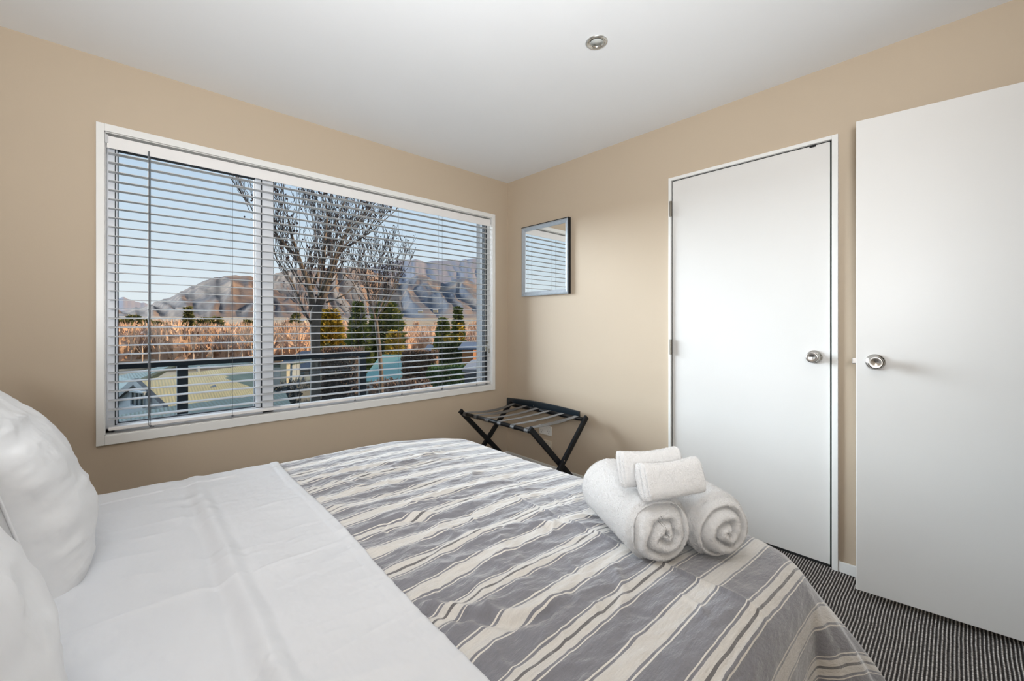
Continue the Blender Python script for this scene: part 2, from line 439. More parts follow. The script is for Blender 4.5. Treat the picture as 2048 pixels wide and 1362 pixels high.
def knob(parent, M, name='door_knob'):
    k = MB(); k.lathe([(0.0, 0.0), (0.0325, 0.0), (0.0325, 0.004), (0.030, 0.009), (0.018, 0.012), (0.0135, 0.016), (0.0125, 0.028), (0.016, 0.034),
                       (0.0235, 0.040), (0.0265, 0.048), (0.0262, 0.054), (0.0245, 0.058), (0.020, 0.0595), (0.010, 0.0555), (0.0, 0.0530)], 40, M)
    return k.build(name, M_nickel, parent, smooth=True, label='round brushed nickel knob')
Mk = Matrix.Translation((0.0, -2.200, 0.993)) @ Matrix.Rotation(-PI / 2, 4, 'Y')
knob(door, Mk)

# ------------------------------------------------------------------ open door leaf by the right edge
LE = np.array([-0.176, -2.378]); ang = math.radians(7.1)
dv = np.array([math.sin(ang), -math.cos(ang)])
d2 = empty('door_2', (LE[0], LE[1], 0), 0, label='open white flush door standing in front of the right wall', kind=S)
# local frame: u along leaf, n outwards (towards camera side)
nn = np.array([-math.cos(ang), -math.sin(ang)])
M2 = Matrix(((dv[0], nn[0], 0, 0), (dv[1], nn[1], 0, 0), (0, 0, 1, 0), (0, 0, 0, 1)))
leaf = MB().box((0, -0.038, 0.029), (0.76, 0.0, 2.009), 0.0015, M2).build('door_leaf', M_door, d2)
knob(leaf, M2 @ Matrix.Translation((0.062, 0.0, 0.995)) @ Matrix.Rotation(-PI / 2, 4, 'X'))
knob(leaf, M2 @ Matrix.Translation((0.062, -0.038, 0.995)) @ Matrix.Rotation(PI / 2, 4, 'X'))
lt = MB().box((-0.013, -0.027, 0.983), (0.002, -0.012, 1.007), 0.002, M2); lt.build('latch', M_nickel, leaf, label='small metal latch bolt')
B('trim_1', (-0.90, YB - 0.1, 0), (-0.875, YB + 0.012, 2.05), M_trim, kind=S)

# ------------------------------------------------------------------ wall mirror
mir = empty('wall_mirror', (0, -0.445, 1.66), label='small rectangular mirror in a silver grey frame beside the corner', cat='mirror')
y0, y1, z0, z1 = -0.698, -0.200, 1.376, 1.944; fw = 0.036
def mfr(xo, xi, w0, w1):
    V = []
    for (x, w) in ((0.0, 0.0), (xo, 0.0), (xo - 0.004, w0), (xi, w1), (0.0, w1)):
        V += [(x, y0 + w, z0 + w), (x, y1 - w, z0 + w), (x, y1 - w, z1 - w), (x, y0 + w, z1 - w)]
    F = []
    for r in range(4):
        for k in range(4): F.append((r * 4 + k, r * 4 + (k + 1) % 4, r * 4 + 4 + (k + 1) % 4, r * 4 + 4 + k))
    return V, F
V, F = mfr(-0.026, -0.018, 0.012, fw)
o = mesh('frame', V, F, mat('silver_mirror_frame', (0.42, 0.46, 0.50, 1), 0.4, metal=0.5, noise=(60, 0.05)), mir, label='bevelled silver grey frame'); o.data.transform(Matrix.Translation((0, 0.445, -1.66)))
o = MB().box((-0.0275, y0 - 0.0015, z0), (0.0, y0 + 0.006, z1 + 0.001)).box((-0.0275, y0, z1 - 0.006), (0, y1, z1 + 0.0015)).build('frame_edge', M_black, mir, label='dark outer edge of the frame'); o.data.transform(Matrix.Translation((0, 0.445, -1.66)))
mg = bpy.data.materials.new('mirror_glass'); mg.use_nodes = True
q = mg.node_tree.nodes['Principled BSDF']; q.inputs['Metallic'].default_value = 1; q.inputs['Roughness'].default_value = 0.01; q.inputs['Base Color'].default_value = (0.92, 0.94, 0.94, 1)
o = B('mirror_glass', (-0.015, y0 + fw - 0.004, z0 + fw - 0.004), (-0.010, y1 - fw + 0.004, z1 - fw + 0.004), mg, mir); o.data.transform(Matrix.Translation((0, 0.445, -1.66)))

# ------------------------------------------------------------------ wall sockets
sk = empty('power_socket', (0, -0.449, 0.3125), label='white double power socket on the wall under the luggage rack', cat='socket')
o = MB().box((-0.009, -0.064, -0.036), (0, 0.064, 0.036), 0.003).build('plate', M_plastic, sk)
for yy in (-0.036, 0.036):
    B('rocker', (-0.013, yy - 0.009, 0.014), (-0.008, yy + 0.009, 0.026), M_plastic, sk, 0.002)
    s_ = MB()
    for (a, b_, r) in ((-0.008, -0.004, 0.5), (0.008, -0.004, -0.5), (0, -0.019, 0)):
        s_.box((-0.0098, -0.0013, -0.005), (-0.008, 0.0013, 0.005), 0, Matrix.Translation((0, yy + a, b_)) @ Matrix.Rotation(r, 4, 'X'))
    s_.build('socket_slots', mat('socket_slot', (0.10, 0.09, 0.08, 1), 0.6), sk)
bp = empty('blank_wall_plate', (0, -0.452, 0.200), label='blank beige wall plate just below the power socket', cat='wall plate')
MB().box((-0.008, -0.060, -0.036), (0, 0.060, 0.036), 0.003).build('plate', mat('beige_plate', (0.66, 0.57, 0.45, 1), 0.4), bp)
for yy in (-0.042, 0.042): MB().lathe([(0, -0.0085), (0.004, -0.0085), (0.004, 0)], 10, Matrix.Translation((0, yy, 0)) @ Matrix.Rotation(PI / 2, 4, 'Y')).build('screw', M_plastic, bp)

# ------------------------------------------------------------------ ceiling downlight
dl = empty('ceiling_downlight', (-0.949, -1.607, H), label='round recessed downlight with a silver rim in the ceiling', cat='light')
MB().lathe([(0.046, 0.0), (0.047, -0.003), (0.042, -0.006), (0.036, -0.005), (0.033, -0.002), (0.031, 0.002)], 40).build('rim', mat('satin_rim', (0.62, 0.62, 0.60, 1), 0.25, metal=0.85), dl, smooth=True)
MB().lathe([(0.034, -0.0035), (0.033, -0.0055), (0.030, -0.003), (0.029, -0.0005)], 40).build('inner_ring', mat('chrome_ring', (0.75, 0.74, 0.70, 1), 0.15, metal=1), dl, smooth=True)
MB().lathe([(0.031, -0.001), (0.026, -0.0005), (0.0, 0.001)][:2] + [(0.026, -0.0012), (0.0, -0.0022)], 32).build('lamp_glass', mat('frosted_lamp_glass', (0.55, 0.56, 0.53, 1), 0.2), dl, smooth=True)
dr = MB()
for k in range(28):
    a = PI * (0.82 + 0.75 * k / 27)
    dr.box((0.0262, -0.003, -0.0018), (0.0305, 0.003, -0.0006), 0, Matrix.Rotation(a, 4, 'Z'))
dr.build('lamp_crescent', mat('dark_crescent', (0.06, 0.055, 0.045, 1), 0.5), dl, label='dark crescent along one side of the lamp')  # dark crescent laid flat over one side, no recess is modelled

# ------------------------------------------------------------------ bed
M_base = mat('grey_bed_base_fabric', (0.10, 0.10, 0.11, 1), 0.9, noise=(200, 0.2))
M_matt = mat('white_mattress_ticking', (0.75, 0.74, 0.72, 1), 0.8)
M_leg = mat('dark_wood_leg', (0.03, 0.02, 0.015, 1), 0.4)
bed = empty('bed', (-2.12, -1.64, 0), label='double bed in front of the window under a white sheet and striped bedspread', cat='bed')
def PB(o, off=(-2.12, -1.64, 0)): o.data.transform(Matrix.Translation(-Vector(off))); return o
PB(B('bed_base', (-3.02, -2.32, 0.12), (-1.26, -1.0, 0.34), M_base, bed, 0.02))
PB(B('mattress', (-3.02, -2.32, 0.345), (-1.26, -1.0, 0.548), M_matt, bed, 0.05))
PB(B('headboard', (-3.09, -2.45, 0.0), (-3.03, -0.88, 1.05), mat('charcoal_headboard', (0.05, 0.05, 0.055, 1), 0.9), bed, 0.01))
for x in (-2.9, -1.38):
    for y in (-2.22, -1.1): PB(MB().tube([(x, y, 0), (x, y, 0.125)], [0.02, 0.03], 12).build('leg', M_leg, bed))

# cloth mapping shared by bedspread and sheet: (a, b) measured on the cloth -> room coordinates
AX1, BY1, RC = -1.235, -2.375, 0.11          # foot edge, near side edge, plan corner radius
def far_edge(a): return -0.905 - 0.075 * np.clip((a + 2.5) / 1.3, 0, 1)
def seg_crease(a, b, pts, w, h):
    """soft ridge or valley along a polyline"""
    out = np.zeros_like(a)
    best = np.full(a.shape, 1e9)
    L = 0
    for (p, q) in zip(pts[:-1], pts[1:]):
        p = np.array(p); q = np.array(q); d = q - p; l2 = d @ d
        t = np.clip(((a - p[0]) * d[0] + (b - p[1]) * d[1]) / l2, 0, 1)
        best = np.minimum(best, np.hypot(a - p[0] - t * d[0], b - p[1] - t * d[1]))
    ends = np.minimum(np.hypot(a - pts[0][0], b - pts[0][1]), np.hypot(a - pts[-1][0], b - pts[-1][1]))
    return h * np.exp(-(best / w) ** 2) * sstep(0, 0.05, ends + 0.01)
def cloth(a, b, off, wr, drop_scale=1.0):
    y_far = far_edge(a)
    qx = np.minimum(a, AX1 - RC); qy = np.clip(b, BY1 + RC, y_far - RC)
    vx = a - qx; vy = b - qy; ln = np.hypot(vx, vy) + 1e-9
    dx = vx / ln; dy = vy / ln
    L = np.maximum(ln - RC, 0)
    R = 0.085 + off
    corner = np.maximum(dx, 0) * np.maximum(-dy, 0) * 2
    flare = 0.10 + 0.62 * corner ** 0.8
    thm = np.arctan(1 / flare)
    th = np.minimum(L / R, thm); s = np.maximum(L - R * thm, 0) * drop_scale
    hor = R * np.sin(th) + s * np.cos(thm); drop = R * (1 - np.cos(th)) + s * np.sin(thm)
    # hanging folds
    w = qx - qy + np.arctan2(vy, vx) * 0.30 * (ln > RC * 0.9)
    fold = (vnoise(w * 9 + 3.3, L * 1.2 + 2) - 0.5) * 2 + 0.5 * (vnoise(w * 21 + 8, L * 2) - 0.5) * 2
    amp = sstep(0.06, 0.35, L) * (0.018 + 0.030 * corner)
    hor = hor + fold * amp
    core = np.minimum(ln, RC)
    x = qx + dx * (core + hor); y = qy + dy * (core + hor)
    # gentle fall beyond the edge of the quilt underneath
    gx = np.maximum(a + 1.575, 0); gy = np.maximum(-2.43 - b, 0); g = np.hypot(gx, gy)
    ztop = 0.618 - 0.085 * g * sstep(0, 0.08, g) + 0.006 * np.exp(-((g - 0.0) / 0.012) ** 2) * (g > 0) * (b < -1.75)
    ztop = ztop + 0.012 * (fbm(a * 2.2 + 9, b * 2.2, 2) - 0.5)
    z = ztop - drop + off * np.cos(th) + wr * (1 - 0.6 * sstep(0.02, 0.2, L))
    return np.stack([x, y, np.maximum(z, 0.012)], 2)

def wrinkles(a, b):
    # long soft creases that fan from the folded sheet towards the foot, strongest near the sheet
    wa = a + 0.05 * (fbm(a * 3, b * 3, 2) - 0.5); wb = b + 0.10 * (fbm(a * 2.5 + 4, b * 2.5, 3) - 0.5)
    r1 = ridge(wa * 3.2 + 0.7 * wb, wb * 15 + 1.5 * wa, 3) ** 2.5
    ca, sa = math.cos(0.5), math.sin(0.5)
    r2 = ridge((wa * ca + wb * sa) * 5, (-wa * sa + wb * ca) * 16 + 7, 3) ** 3
    ca, sa = math.cos(-0.9), math.sin(-0.9)
    r3 = ridge((wa * ca + wb * sa) * 6, (-wa * sa + wb * ca) * 15 + 3, 2) ** 4
    zone = sstep(-1.15, -1.95, a) * (0.45 + 0.55 * sstep(-2.35, -2.15, b)) * (0.35 + 0.65 * sstep(-1.0, -1.3, b))
    patch = sstep(0.35, 0.65, fbm(a * 2.6 + 3, b * 2.6 + 1, 2))
    h = zone * (0.010 * r1 + 0.008 * r2 * patch + 0.007 * r3 * patch)
    h += 0.0035 * ridge(a * 5 + b * 9, b * 9 - a * 3, 3) ** 3
    h += 0.0030 * fbm(a * 22, b * 55, 2) * (0.3 + zone) + 0.004 * ridge(wa * 9 + 2, wb * 34 + 4 * wa, 2) ** 3 * (0.25 + zone) + 0.005 * patch * zone * ridge(wa * 17 + wb * 9, wb * 24 - wa * 6, 2) ** 3
    C = seg_crease
    h += C(a, b, [(-2.047, -2.0), (-2.005, -2.067), (-1.953, -2.142), (-1.914, -2.165), (-1.84, -2.176), (-1.77, -2.15)], 0.010, -0.008)
    h += C(a, b, [(-2.047, -1.975), (-1.99, -2.055), (-1.94, -2.125), (-1.90, -2.145), (-1.83, -2.155)], 0.012, 0.009)
    h += C(a, b, [(-2.045, -1.655), (-1.96, -1.655), (-1.898, -1.65), (-1.812, -1.708), (-1.72, -1.73)], 0.011, -0.008)
    h += C(a, b, [(-2.045, -1.63), (-1.96, -1.63), (-1.89, -1.63), (-1.80, -1.685)], 0.012, 0.008)
    h += C(a, b, [(-1.99, -2.05), (-1.95, -2.11)], 0.008, -0.005) + C(a, b, [(-1.99, -2.19), (-1.95, -2.15)], 0.008, -0.005)
    h += C(a, b, [(-1.49, -1.60), (-1.58, -1.60), (-1.69, -1.565), (-1.80, -1.58)], 0.013, 0.006)
    h += C(a, b, [(-1.75, -1.86), (-1.66, -1.90), (-1.58, -1.98), (-1.50, -2.02)], 0.012, 0.006)
    h += C(a, b, [(-1.93, -1.86), (-1.83, -1.84), (-1.74, -1.87)], 0.012, 0.007)
    h += C(a, b, [(-1.80, -2.26), (-1.72, -2.22), (-1.66, -2.16)], 0.010, 0.006)
    rr_ = np.random.RandomState(21)                      # many short crumple folds
    for _ in range(130):
        cx_ = -2.04 + 0.62 * rr_.rand() ** 1.3; cy_ = rr_.uniform(-2.35, -1.15); an = rr_.choice([0.1, 0.7, -0.5, 1.2]) + rr_.normal() * 0.25; L_ = rr_.uniform(0.03, 0.11)
        dx_, dy_ = math.cos(an) * L_ / 2, math.sin(an) * L_ / 2; k_ = rr_.uniform(-0.3, 0.3) * L_
        pts = [(cx_ - dx_, cy_ - dy_), (cx_ - dy_ * 0.0 + k_ * math.sin(an), cy_ - k_ * math.cos(an)), (cx_ + dx_, cy_ + dy_)]
        m_ = (np.abs(a - cx_) < 0.11) & (np.abs(b - cy_) < 0.11)
        if m_.any(): h[m_] += C(a[m_], b[m_], pts, rr_.uniform(0.005, 0.008), rr_.uniform(0.0022, 0.0048) * rr_.choice([1, -1, 1]))
    return h

def spread_mat():
    m = mat('striped_bedspread_cotton', (0.2, 0.2, 0.2, 1), 0.85, spec=0.3, sheen=0.8); n = N(m); b = m.node_tree.nodes['Principled BSDF']
    b.inputs['Sheen Roughness'].default_value = 0.45
    tc = n.new('ShaderNodeTexCoord'); sp = n.new('ShaderNodeSeparateXYZ'); n.lk(tc.outputs['UV'], sp.inputs[0])
    sc = n.new('ShaderNodeVectorMath', operation='MULTIPLY'); sc.inputs[1].default_value = (20, 20, 1); n.lk(tc.outputs['UV'], sc.inputs[0])
    wob = n.math('MULTIPLY', n.math('SUBTRACT', n.noise(1.0, 2, vec=sc.outputs[0]), 0.5), 0.004)
    t = n.math('FRACT', n.math('DIVIDE', n.math('ADD', n.math('ADD', sp.outputs['Y'], 2.042 + 10 * 0.1885 + 0.0471), wob), 0.1885))
    G = (0.205, 0.203, 0.225, 1); Cc = (0.62, 0.59, 0.55, 1); Lc = (0.72, 0.68, 0.62, 1); Dk = (0.150, 0.142, 0.142, 1)
    def band(c, parts):
        tot = sum(w for w, _ in parts); p = c - tot / 2; out = []
        for w, cc in parts: out.append((p / 0.1885, cc)); p += w
        out.append((p / 0.1885, G)); return out
    st = [(0.0, G)] + band(0.0471, [(.0028, Lc), (.0042, G), (.0125, Cc), (.0050, Dk), (.0125, Cc), (.0042, G), (.0028, Lc)]) \
       + band(0.0471 + 0.09425, [(.0028, Lc), (.0042, G), (.032, Cc), (.0042, G), (.0028, Lc)])
    st.append((1.0, G))
    c = n.ramp(t, st, 'CONSTANT')
    s2 = n.new('ShaderNodeVectorMath', operation='MULTIPLY'); s2.inputs[1].default_value = (900, 260, 1); n.lk(tc.outputs['UV'], s2.inputs[0])
    s3 = n.new('ShaderNodeVectorMath', operation='MULTIPLY'); s3.inputs[1].default_value = (30, 240, 1); n.lk(tc.outputs['UV'], s3.inputs[0])
    f1 = n.noise(1.0, 3, vec=s2.outputs[0]); f2 = n.noise(1.0, 3, vec=s3.outputs[0])
    v = n.mix(n.math('ADD', n.math('MULTIPLY', f1, 0.5), n.math('MULTIPLY', f2, 0.5)), (0.72, 0.72, 0.73, 1), (1.28, 1.28, 1.27, 1))
    mm = n.new('ShaderNodeMix', data_type='RGBA', blend_type='MULTIPLY'); mm.inputs[0].default_value = 1.0
    n.lk(c, mm.inputs[6]); n.lk(v, mm.inputs[7]); n.lk(mm.outputs[2], b.inputs['Base Color'])
    # fine crumple relief
    s4 = n.new('ShaderNodeVectorMath', operation='MULTIPLY'); s4.inputs[1].default_value = (14, 42, 1); n.lk(tc.outputs['UV'], s4.inputs[0])
    b1 = n.bump(n.noise(1.0, 4, vec=s4.outputs[0], rough=0.6), 0.9, 0.008, None)
    n.bump(f1, 0.25, 0.0008, b, prev=b1)
    return m
M_spread = spread_mat()
a = np.concatenate([np.linspace(-2.16, -1.6, 140), np.linspace(-1.594, -0.70, 150)[0:]])
b = np.linspace(-2.93, -0.43, 620)
A, Bb = np.meshgrid(a, b, indexing='ij')
under = sstep(-2.03, -2.10, A)                     # the part tucked under the sheet lies flat
Pc = cloth(A, Bb, 0.0, wrinkles(A, Bb) * (1 - under) - 0.010 * under)
sp_o = grid_mesh('bedspread', Pc, M_spread, uv=np.stack([A, Bb], 2), label='grey bedspread with cream stripes, creased, hanging over the foot of the bed', cat='bedspread')

def sheet_mat():
    m = mat('white_cotton_sheet', (0.69, 0.70, 0.725, 1), 0.55, spec=0.3, sheen=0.1, noise=(3, 0.01)); n = N(m); b = m.node_tree.nodes['Principled BSDF']
    tc = n.new('ShaderNodeTexCoord'); s4 = n.new('ShaderNodeVectorMath', operation='MULTIPLY'); s4.inputs[1].default_value = (7, 5, 1); n.lk(tc.outputs['UV'], s4.inputs[0])
    b1 = n.bump(n.noise(1.0, 4, vec=s4.outputs[0], rough=0.5), 0.6, 0.02, None)
    n.bump(n.noise(1500, 1), 0.1, 0.0004, b, prev=b1)
    return m
M_sheet = sheet_mat()
def line_crease(c, w, h): return h * np.exp(-(c / w) ** 2)
def sheet_wr(a, b):
    n1 = fbm(a * 3 + 2, b * 3 + 8, 3) - 0.5
    h = 0.012 * (fbm(a * 4.0, b * 2.2, 3) - 0.5) + 0.0035 * ridge(a * 3 + 0.6 * b, b * 11 + 3 * fbm(a * 2, b * 2, 2), 2) ** 3 + 0.003 * ridge(a * 12 + b * 5, b * 6, 2) ** 3 * sstep(-2.2, -2.5, a)
    h += 0.003 * ridge(a * 6 + b * 2, b * 5, 2) ** 3
    wv = 0.012 * (fbm(b * 4 + 1, b * 0 + 3, 2) - 0.5)
    bulge = sstep(-0.93, -1.2, b) * 0.6 + 0.4
    x0 = -2.277 + 0.03 * (b + 1.3) * (b > -1.3) + wv
    h += bulge * (0.010 * np.exp(-((a - x0) / 0.016) ** 2) - 0.006 * np.exp(-((a - x0 + 0.035) / 0.015) ** 2) - 0.003 * np.exp(-((a - x0 - 0.028) / 0.010) ** 2))
    h += line_crease(b + 1.664 + 0.01 * n1, 0.0030, 0.0013) + line_crease(b + 1.676 + 0.01 * n1, 0.006, -0.0010)
    h += line_crease(b + 1.998 + 0.016 * n1, 0.0035, 0.0011) * sstep(-2.32, -2.25, a)
    h += line_crease(b + 1.33 + 0.016 * n1, 0.004, 0.0010)
    # pucker where the creases meet
    r = np.hypot(a + 2.28, b + 1.98); h += 0.008 * np.exp(-(r / 0.05) ** 2) * (ridge(a * 40, b * 30, 2) - 0.5)
    r = np.hypot(a + 2.275, b + 1.32); h += 0.004 * np.exp(-(r / 0.04) ** 2) * (ridge(a * 40, b * 30, 2) - 0.5)
    return h
def fold_x(b): return -2.012 - 0.030 * (-0.92 - b) + 0.004 * np.sin(b * 7)
u = np.linspace(0, 1, 230); b = np.linspace(-2.93, -0.43, 640)
U, Bb = np.meshgrid(u, b, indexing='ij')
A = -3.02 + (fold_x(Bb) + 3.02) * U
hem = 0.0024 * ((fold_x(Bb) - A) < 0.030) + 0.0022 * (np.abs(Bb + 0.985 - 0.02 * (A + 2.5)) < 0.0035)
wsh = sheet_wr(A, Bb) * sstep(0.0, 0.04, fold_x(Bb) - A)
wb_ = wrinkles(A, Bb) * sstep(-2.35, -2.05, A)
off_s = 0.0125 + 0 * A
Ps = cloth(A, Bb, 0.0125, wsh + hem + 0.35 * wb_)
# rounded edge going down to the bedspread
edge = sstep(0.006, 0.0, fold_x(Bb) - A)
Ps[:, :, 2] -= 0.010 * edge
grid_mesh('top_sheet', Ps, M_sheet, uv=np.stack([A, Bb], 2), label='white sheet folded back flat over the upper half of the bed', cat='sheet')

# ------------------------------------------------------------------ pillows
M_pillow = mat('white_pillowcase', (0.72, 0.725, 0.735, 1), 0.6, spec=0.3, sheen=0.1, noise=(3, 0.01), bump=(9, 0.6, 0.02))
def pillow(name, loc, rot, W, Hh, T, seed, **kw):
    """W along y, Hh height, T thickness; local x is the thickness axis"""
    root = empty(name, loc, **kw); root.rotation_euler = rot
    ns = 90; s = np.sin(np.linspace(-PI / 2, PI / 2, ns)); S_, T_ = np.meshgrid(s, s, indexing='ij')
    def face(sign):
        prof = np.clip((1 - np.abs(S_) ** 2.6), 0, 1) ** 0.55 * np.clip((1 - np.abs(T_) ** 2.4), 0, 1) ** 0.60
        pin_y = 1 - 0.075 * (1 - S_ ** 2) * 0 - 0.07 * np.cos(T_ * PI / 2) * np.abs(S_) ** 6
        yy = S_ * W / 2 * (1 - 0.06 * np.cos(T_ * PI / 2)); zz = T_ * Hh / 2 * (1 - 0.05 * np.cos(S_ * PI / 2))
        rr = 0.016 * (ridge(S_ * 2.2 + seed, T_ * 5 + seed * 2 + 1.2 * S_, 3) ** 2 - 0.25) * (prof > 0.01) * (1 - prof * 0.65)
        edge = np.minimum(1 - np.abs(S_), 1 - np.abs(T_))
        gather = 0.006 * np.sin((S_ * 34 + 5 * T_) ) * np.exp(-((1 - np.abs(T_)) / 0.13) ** 2) * sstep(0, 0.05, edge) * vnoise(S_ * 6 + seed, T_ * 3)
        gather += 0.012 * (ridge(T_ * 9 + seed, S_ * 2, 2) - 0.5) * np.exp(-((1 - np.abs(S_)) / 0.2) ** 2) * sstep(0, 0.05, edge)
        big = 0.022 * (fbm(S_ * 2 + seed, T_ * 2.6, 2) - 0.5) * sstep(0, 0.3, edge)
        xx = sign * (T / 2 * prof * (1 - 0.22 * T_) + 0.0015) + (rr + gather + big) * np.minimum(1, prof * 3) * sign
        xx = sign * np.maximum(xx * sign, 0.0009)
        return np.stack([xx, yy, zz], 2)
    f = face(1); g = face(-1)
    o = grid_mesh('pillowcase', f, M_pillow, root, flip=False)
    # join both faces in one mesh
    me = o.data; bm = bmesh.new(); bm.from_mesh(me)
    G = g.reshape(-1, 3); base = len(bm.verts)
    vs_ = [bm.verts.new(p) for p in G]; bm.verts.ensure_lookup_table()
    for fc in grid_faces(ns, ns, True): bm.faces.new([vs_[i] for i in fc])
    bmesh.ops.remove_doubles(bm, verts=bm.verts, dist=0.0032); bmesh.ops.recalc_face_normals(bm, faces=bm.faces)
    for q in bm.faces: q.smooth = True
    bm.to_mesh(me); bm.free()
    pts = []
    tt = np.linspace(-1, 1, 40)
    def outl(s, t): return (0, s * W / 2 * (1 - 0.06 * math.cos(t * PI / 2)), t * Hh / 2 * (1 - 0.05 * math.cos(s * PI / 2)))
    pts = [outl(-1, t) for t in tt] + [outl(s_, 1) for s_ in tt[1:]] + [outl(1, t) for t in tt[::-1][1:]] + [outl(s_, -1) for s_ in tt[::-1][1:]]
    MB().tube(pts, 0.0028, 6).build('seam', M_pillow, root, smooth=True)
    return root
pillow('pillow', (-2.655, -1.215, 0.803), (math.radians(2), math.radians(-14), math.radians(11)), 0.66, 0.46, 0.25, 1.3,
       label='white pillow propped up at the window side of the bed', cat='pillow', group='pillows against the headboard')
pillow('pillow', (-2.652, -1.985, 0.808), (math.radians(-1), math.radians(-14), math.radians(5)), 0.70, 0.46, 0.27, 4.7,
       label='nearest white pillow, cut off by the left edge of the photo', cat='pillow', group='pillows against the headboard')

# ------------------------------------------------------------------ towels
def towel_mat():
    m = mat('white_terry_towel', (0.80, 0.785, 0.77, 1), 0.95, spec=0.1, sheen=0.5, noise=(300, 0.03)); n = N(m); b = m.node_tree.nodes['Principled BSDF']
    b1 = n.bump(n.noise(420, 4, rough=0.7), 0.8, 0.004, None); n.bump(n.noise(60, 3), 0.5, 0.006, b, prev=b1)
    return m
M_towel = towel_mat()
def pile(o, n, L=0.0034, w=0.0006):
    """short terry loops standing on the towel surface, one joined part"""
    me = o.data; k = len(me.polygons)
    ar = np.zeros(k); me.polygons.foreach_get('area', ar); ce = np.zeros(k * 3); me.polygons.foreach_get('center', ce); no = np.zeros(k * 3); me.polygons.foreach_get('normal', no)
    ce = ce.reshape(-1, 3); no = no.reshape(-1, 3); idx = _rng.choice(k, n, p=ar / ar.sum())
    sz = np.sqrt(ar[idx])[:, None]
    p = ce[idx] + _rng.normal(size=(n, 3)) * sz * 0.5; nn_ = no[idx]; p = p - nn_ * 0.0006 - nn_ * np.sum((p - ce[idx]) * nn_, 1)[:, None]
    d = nn_ + _rng.normal(size=(n, 3)) * 0.55; d /= np.linalg.norm(d, axis=1)[:, None]
    s = np.cross(d, _rng.normal(size=(n, 3))); s /= np.linalg.norm(s, axis=1)[:, None]
    l = L * _rng.uniform(0.5, 1.1, (n, 1))
    V = np.stack([p - s * w, p + s * w, p + d * l], 1).reshape(-1, 3)
    m2 = bpy.data.meshes.new('terry_pile'); m2.vertices.add(3 * n); m2.vertices.foreach_set('co', V.reshape(-1).astype(np.float32))
    m2.loops.add(3 * n); m2.loops.foreach_set('vertex_index', np.arange(3 * n, dtype=np.int32)); m2.polygons.add(n); m2.polygons.foreach_set('loop_start', np.arange(0, 3 * n, 3, dtype=np.int32))
    m2.update(calc_edges=True)
    link_mesh('terry_pile', m2, M_towel, o, kind='stuff')
def roll(name, front, back, rad, seed, sx=1.0, phase=0.0, **kw):
    """rolled towel: closed surface with a spiral of layers on both ends"""
    f = Vector(front); b_ = Vector(back); ax = (b_ - f); L = ax.length; ax.normalize()
    side = ax.cross(Vector((0, 0, 1))).normalized(); up = side.cross(ax)
    nth = 128; TH = np.linspace(0, 2 * PI, nth, endpoint=False)
    pitch = 0.0295
    rings = []
    nr = 60
    def end(r, th):
        # r in metres; groove where the spiral turns
        ph = r / pitch - th / (2 * PI) + phase + 0.45 * (vnoise(np.cos(th) * 1.2 + seed, np.sin(th) * 1.2 + r * 16) - 0.5)
        fr = ph - np.floor(ph)
        bulge = np.abs(np.sin(PI * fr)) ** 0.55
        dep = 0.026 * (1 - bulge) * sstep(1.02, 0.80, r / rad)
        return dep
    for i in range(nr):                                  # front end from centre to rim
        r = rad * math.sin(i / (nr - 1) * PI / 2) if False else rad * (i / (nr - 1))
        z = end(np.full(nth, r), TH) + 0.030 * (r / rad) ** 5 + 0.010 * (r / rad) ** 2
        z = z + 0.003 * (fbm(np.cos(TH) * 4 + seed, np.sin(TH) * 4 + r * 60, 2) - 0.5)
        rr = np.full(nth, r) * (1 - 0.10 * (r / rad) ** 10)
        rings.append((rr, z))
    nl = 46
    for i in range(nl):
        t = i / (nl - 1); z = 0.045 + (L - 0.09) * t
        rings.append((rad * (1.0 + 0.03 * (fbm(np.cos(TH) * 1.5 + seed + t * 3, np.sin(TH) * 1.5, 3) - 0.5)) + np.zeros(nth), np.full(nth, z)))
    for i in range(nr // 2)[::-1]:
        r = rad * (i / (nr / 2 - 1)); z = L - 0.040 * (r / rad) ** 4
        rings.append((np.full(nth, r) * (1 - 0.08 * (r / rad) ** 10), np.full(nth, z)))
    P_ = np.zeros((len(rings), nth + 1, 3))
    for i, (r, z) in enumerate(rings):
        r = np.append(r, r[0]); z = np.append(z, z[0]); th = np.append(TH, TH[0])
        fz = 0.0016 * (_rng.rand(nth + 1) - 0.5); fz[-1] = fz[0]
        rr = r + fz * (r > 0.02)
        cx = rr * np.cos(th) * sx; cz = rr * np.sin(th); cz = np.where(cz < -rad * 0.86, -rad * 0.86 + (cz + rad * 0.86) * 0.3, cz)
        for k in range(3): P_[i, :, k] = (f[k] + side[k] * cx + up[k] * cz + ax[k] * z)
    o = grid_mesh(name, P_, M_towel, flip=True, **kw)
    bm = bmesh.new(); bm.from_mesh(o.data); bmesh.ops.remove_doubles(bm, verts=bm.verts, dist=0.0002); bmesh.ops.recalc_face_normals(bm, faces=bm.faces)
    bm.to_mesh(o.data); bm.free()
    o.data.update(); pile(o, 45000)
    return o
roll('bath_towel', (-1.578, -2.245, 0.688), (-1.415, -1.955, 0.694), 0.077, 2.1, 1.02, 0.2,
     label='rolled white bath towel, the left one lying on the striped bedspread', cat='towel', group='rolled bath towels')
t2 = roll('bath_towel', (-1.440, -2.322, 0.678), (-1.277, -2.032, 0.684), 0.076, 6.4, 1.04, 0.65,
     label='rolled white bath towel, the right one nearest the foot of the bed', cat='towel', group='rolled bath towels')
fl = MB().bar((-1.500, -2.318, 0.607), (-1.455, -2.340, 0.603), 0.03, 0.004, (0, 0, 1), 0.001)
fl.build('towel_corner', M_towel, t2, label='loose corner of the towel')
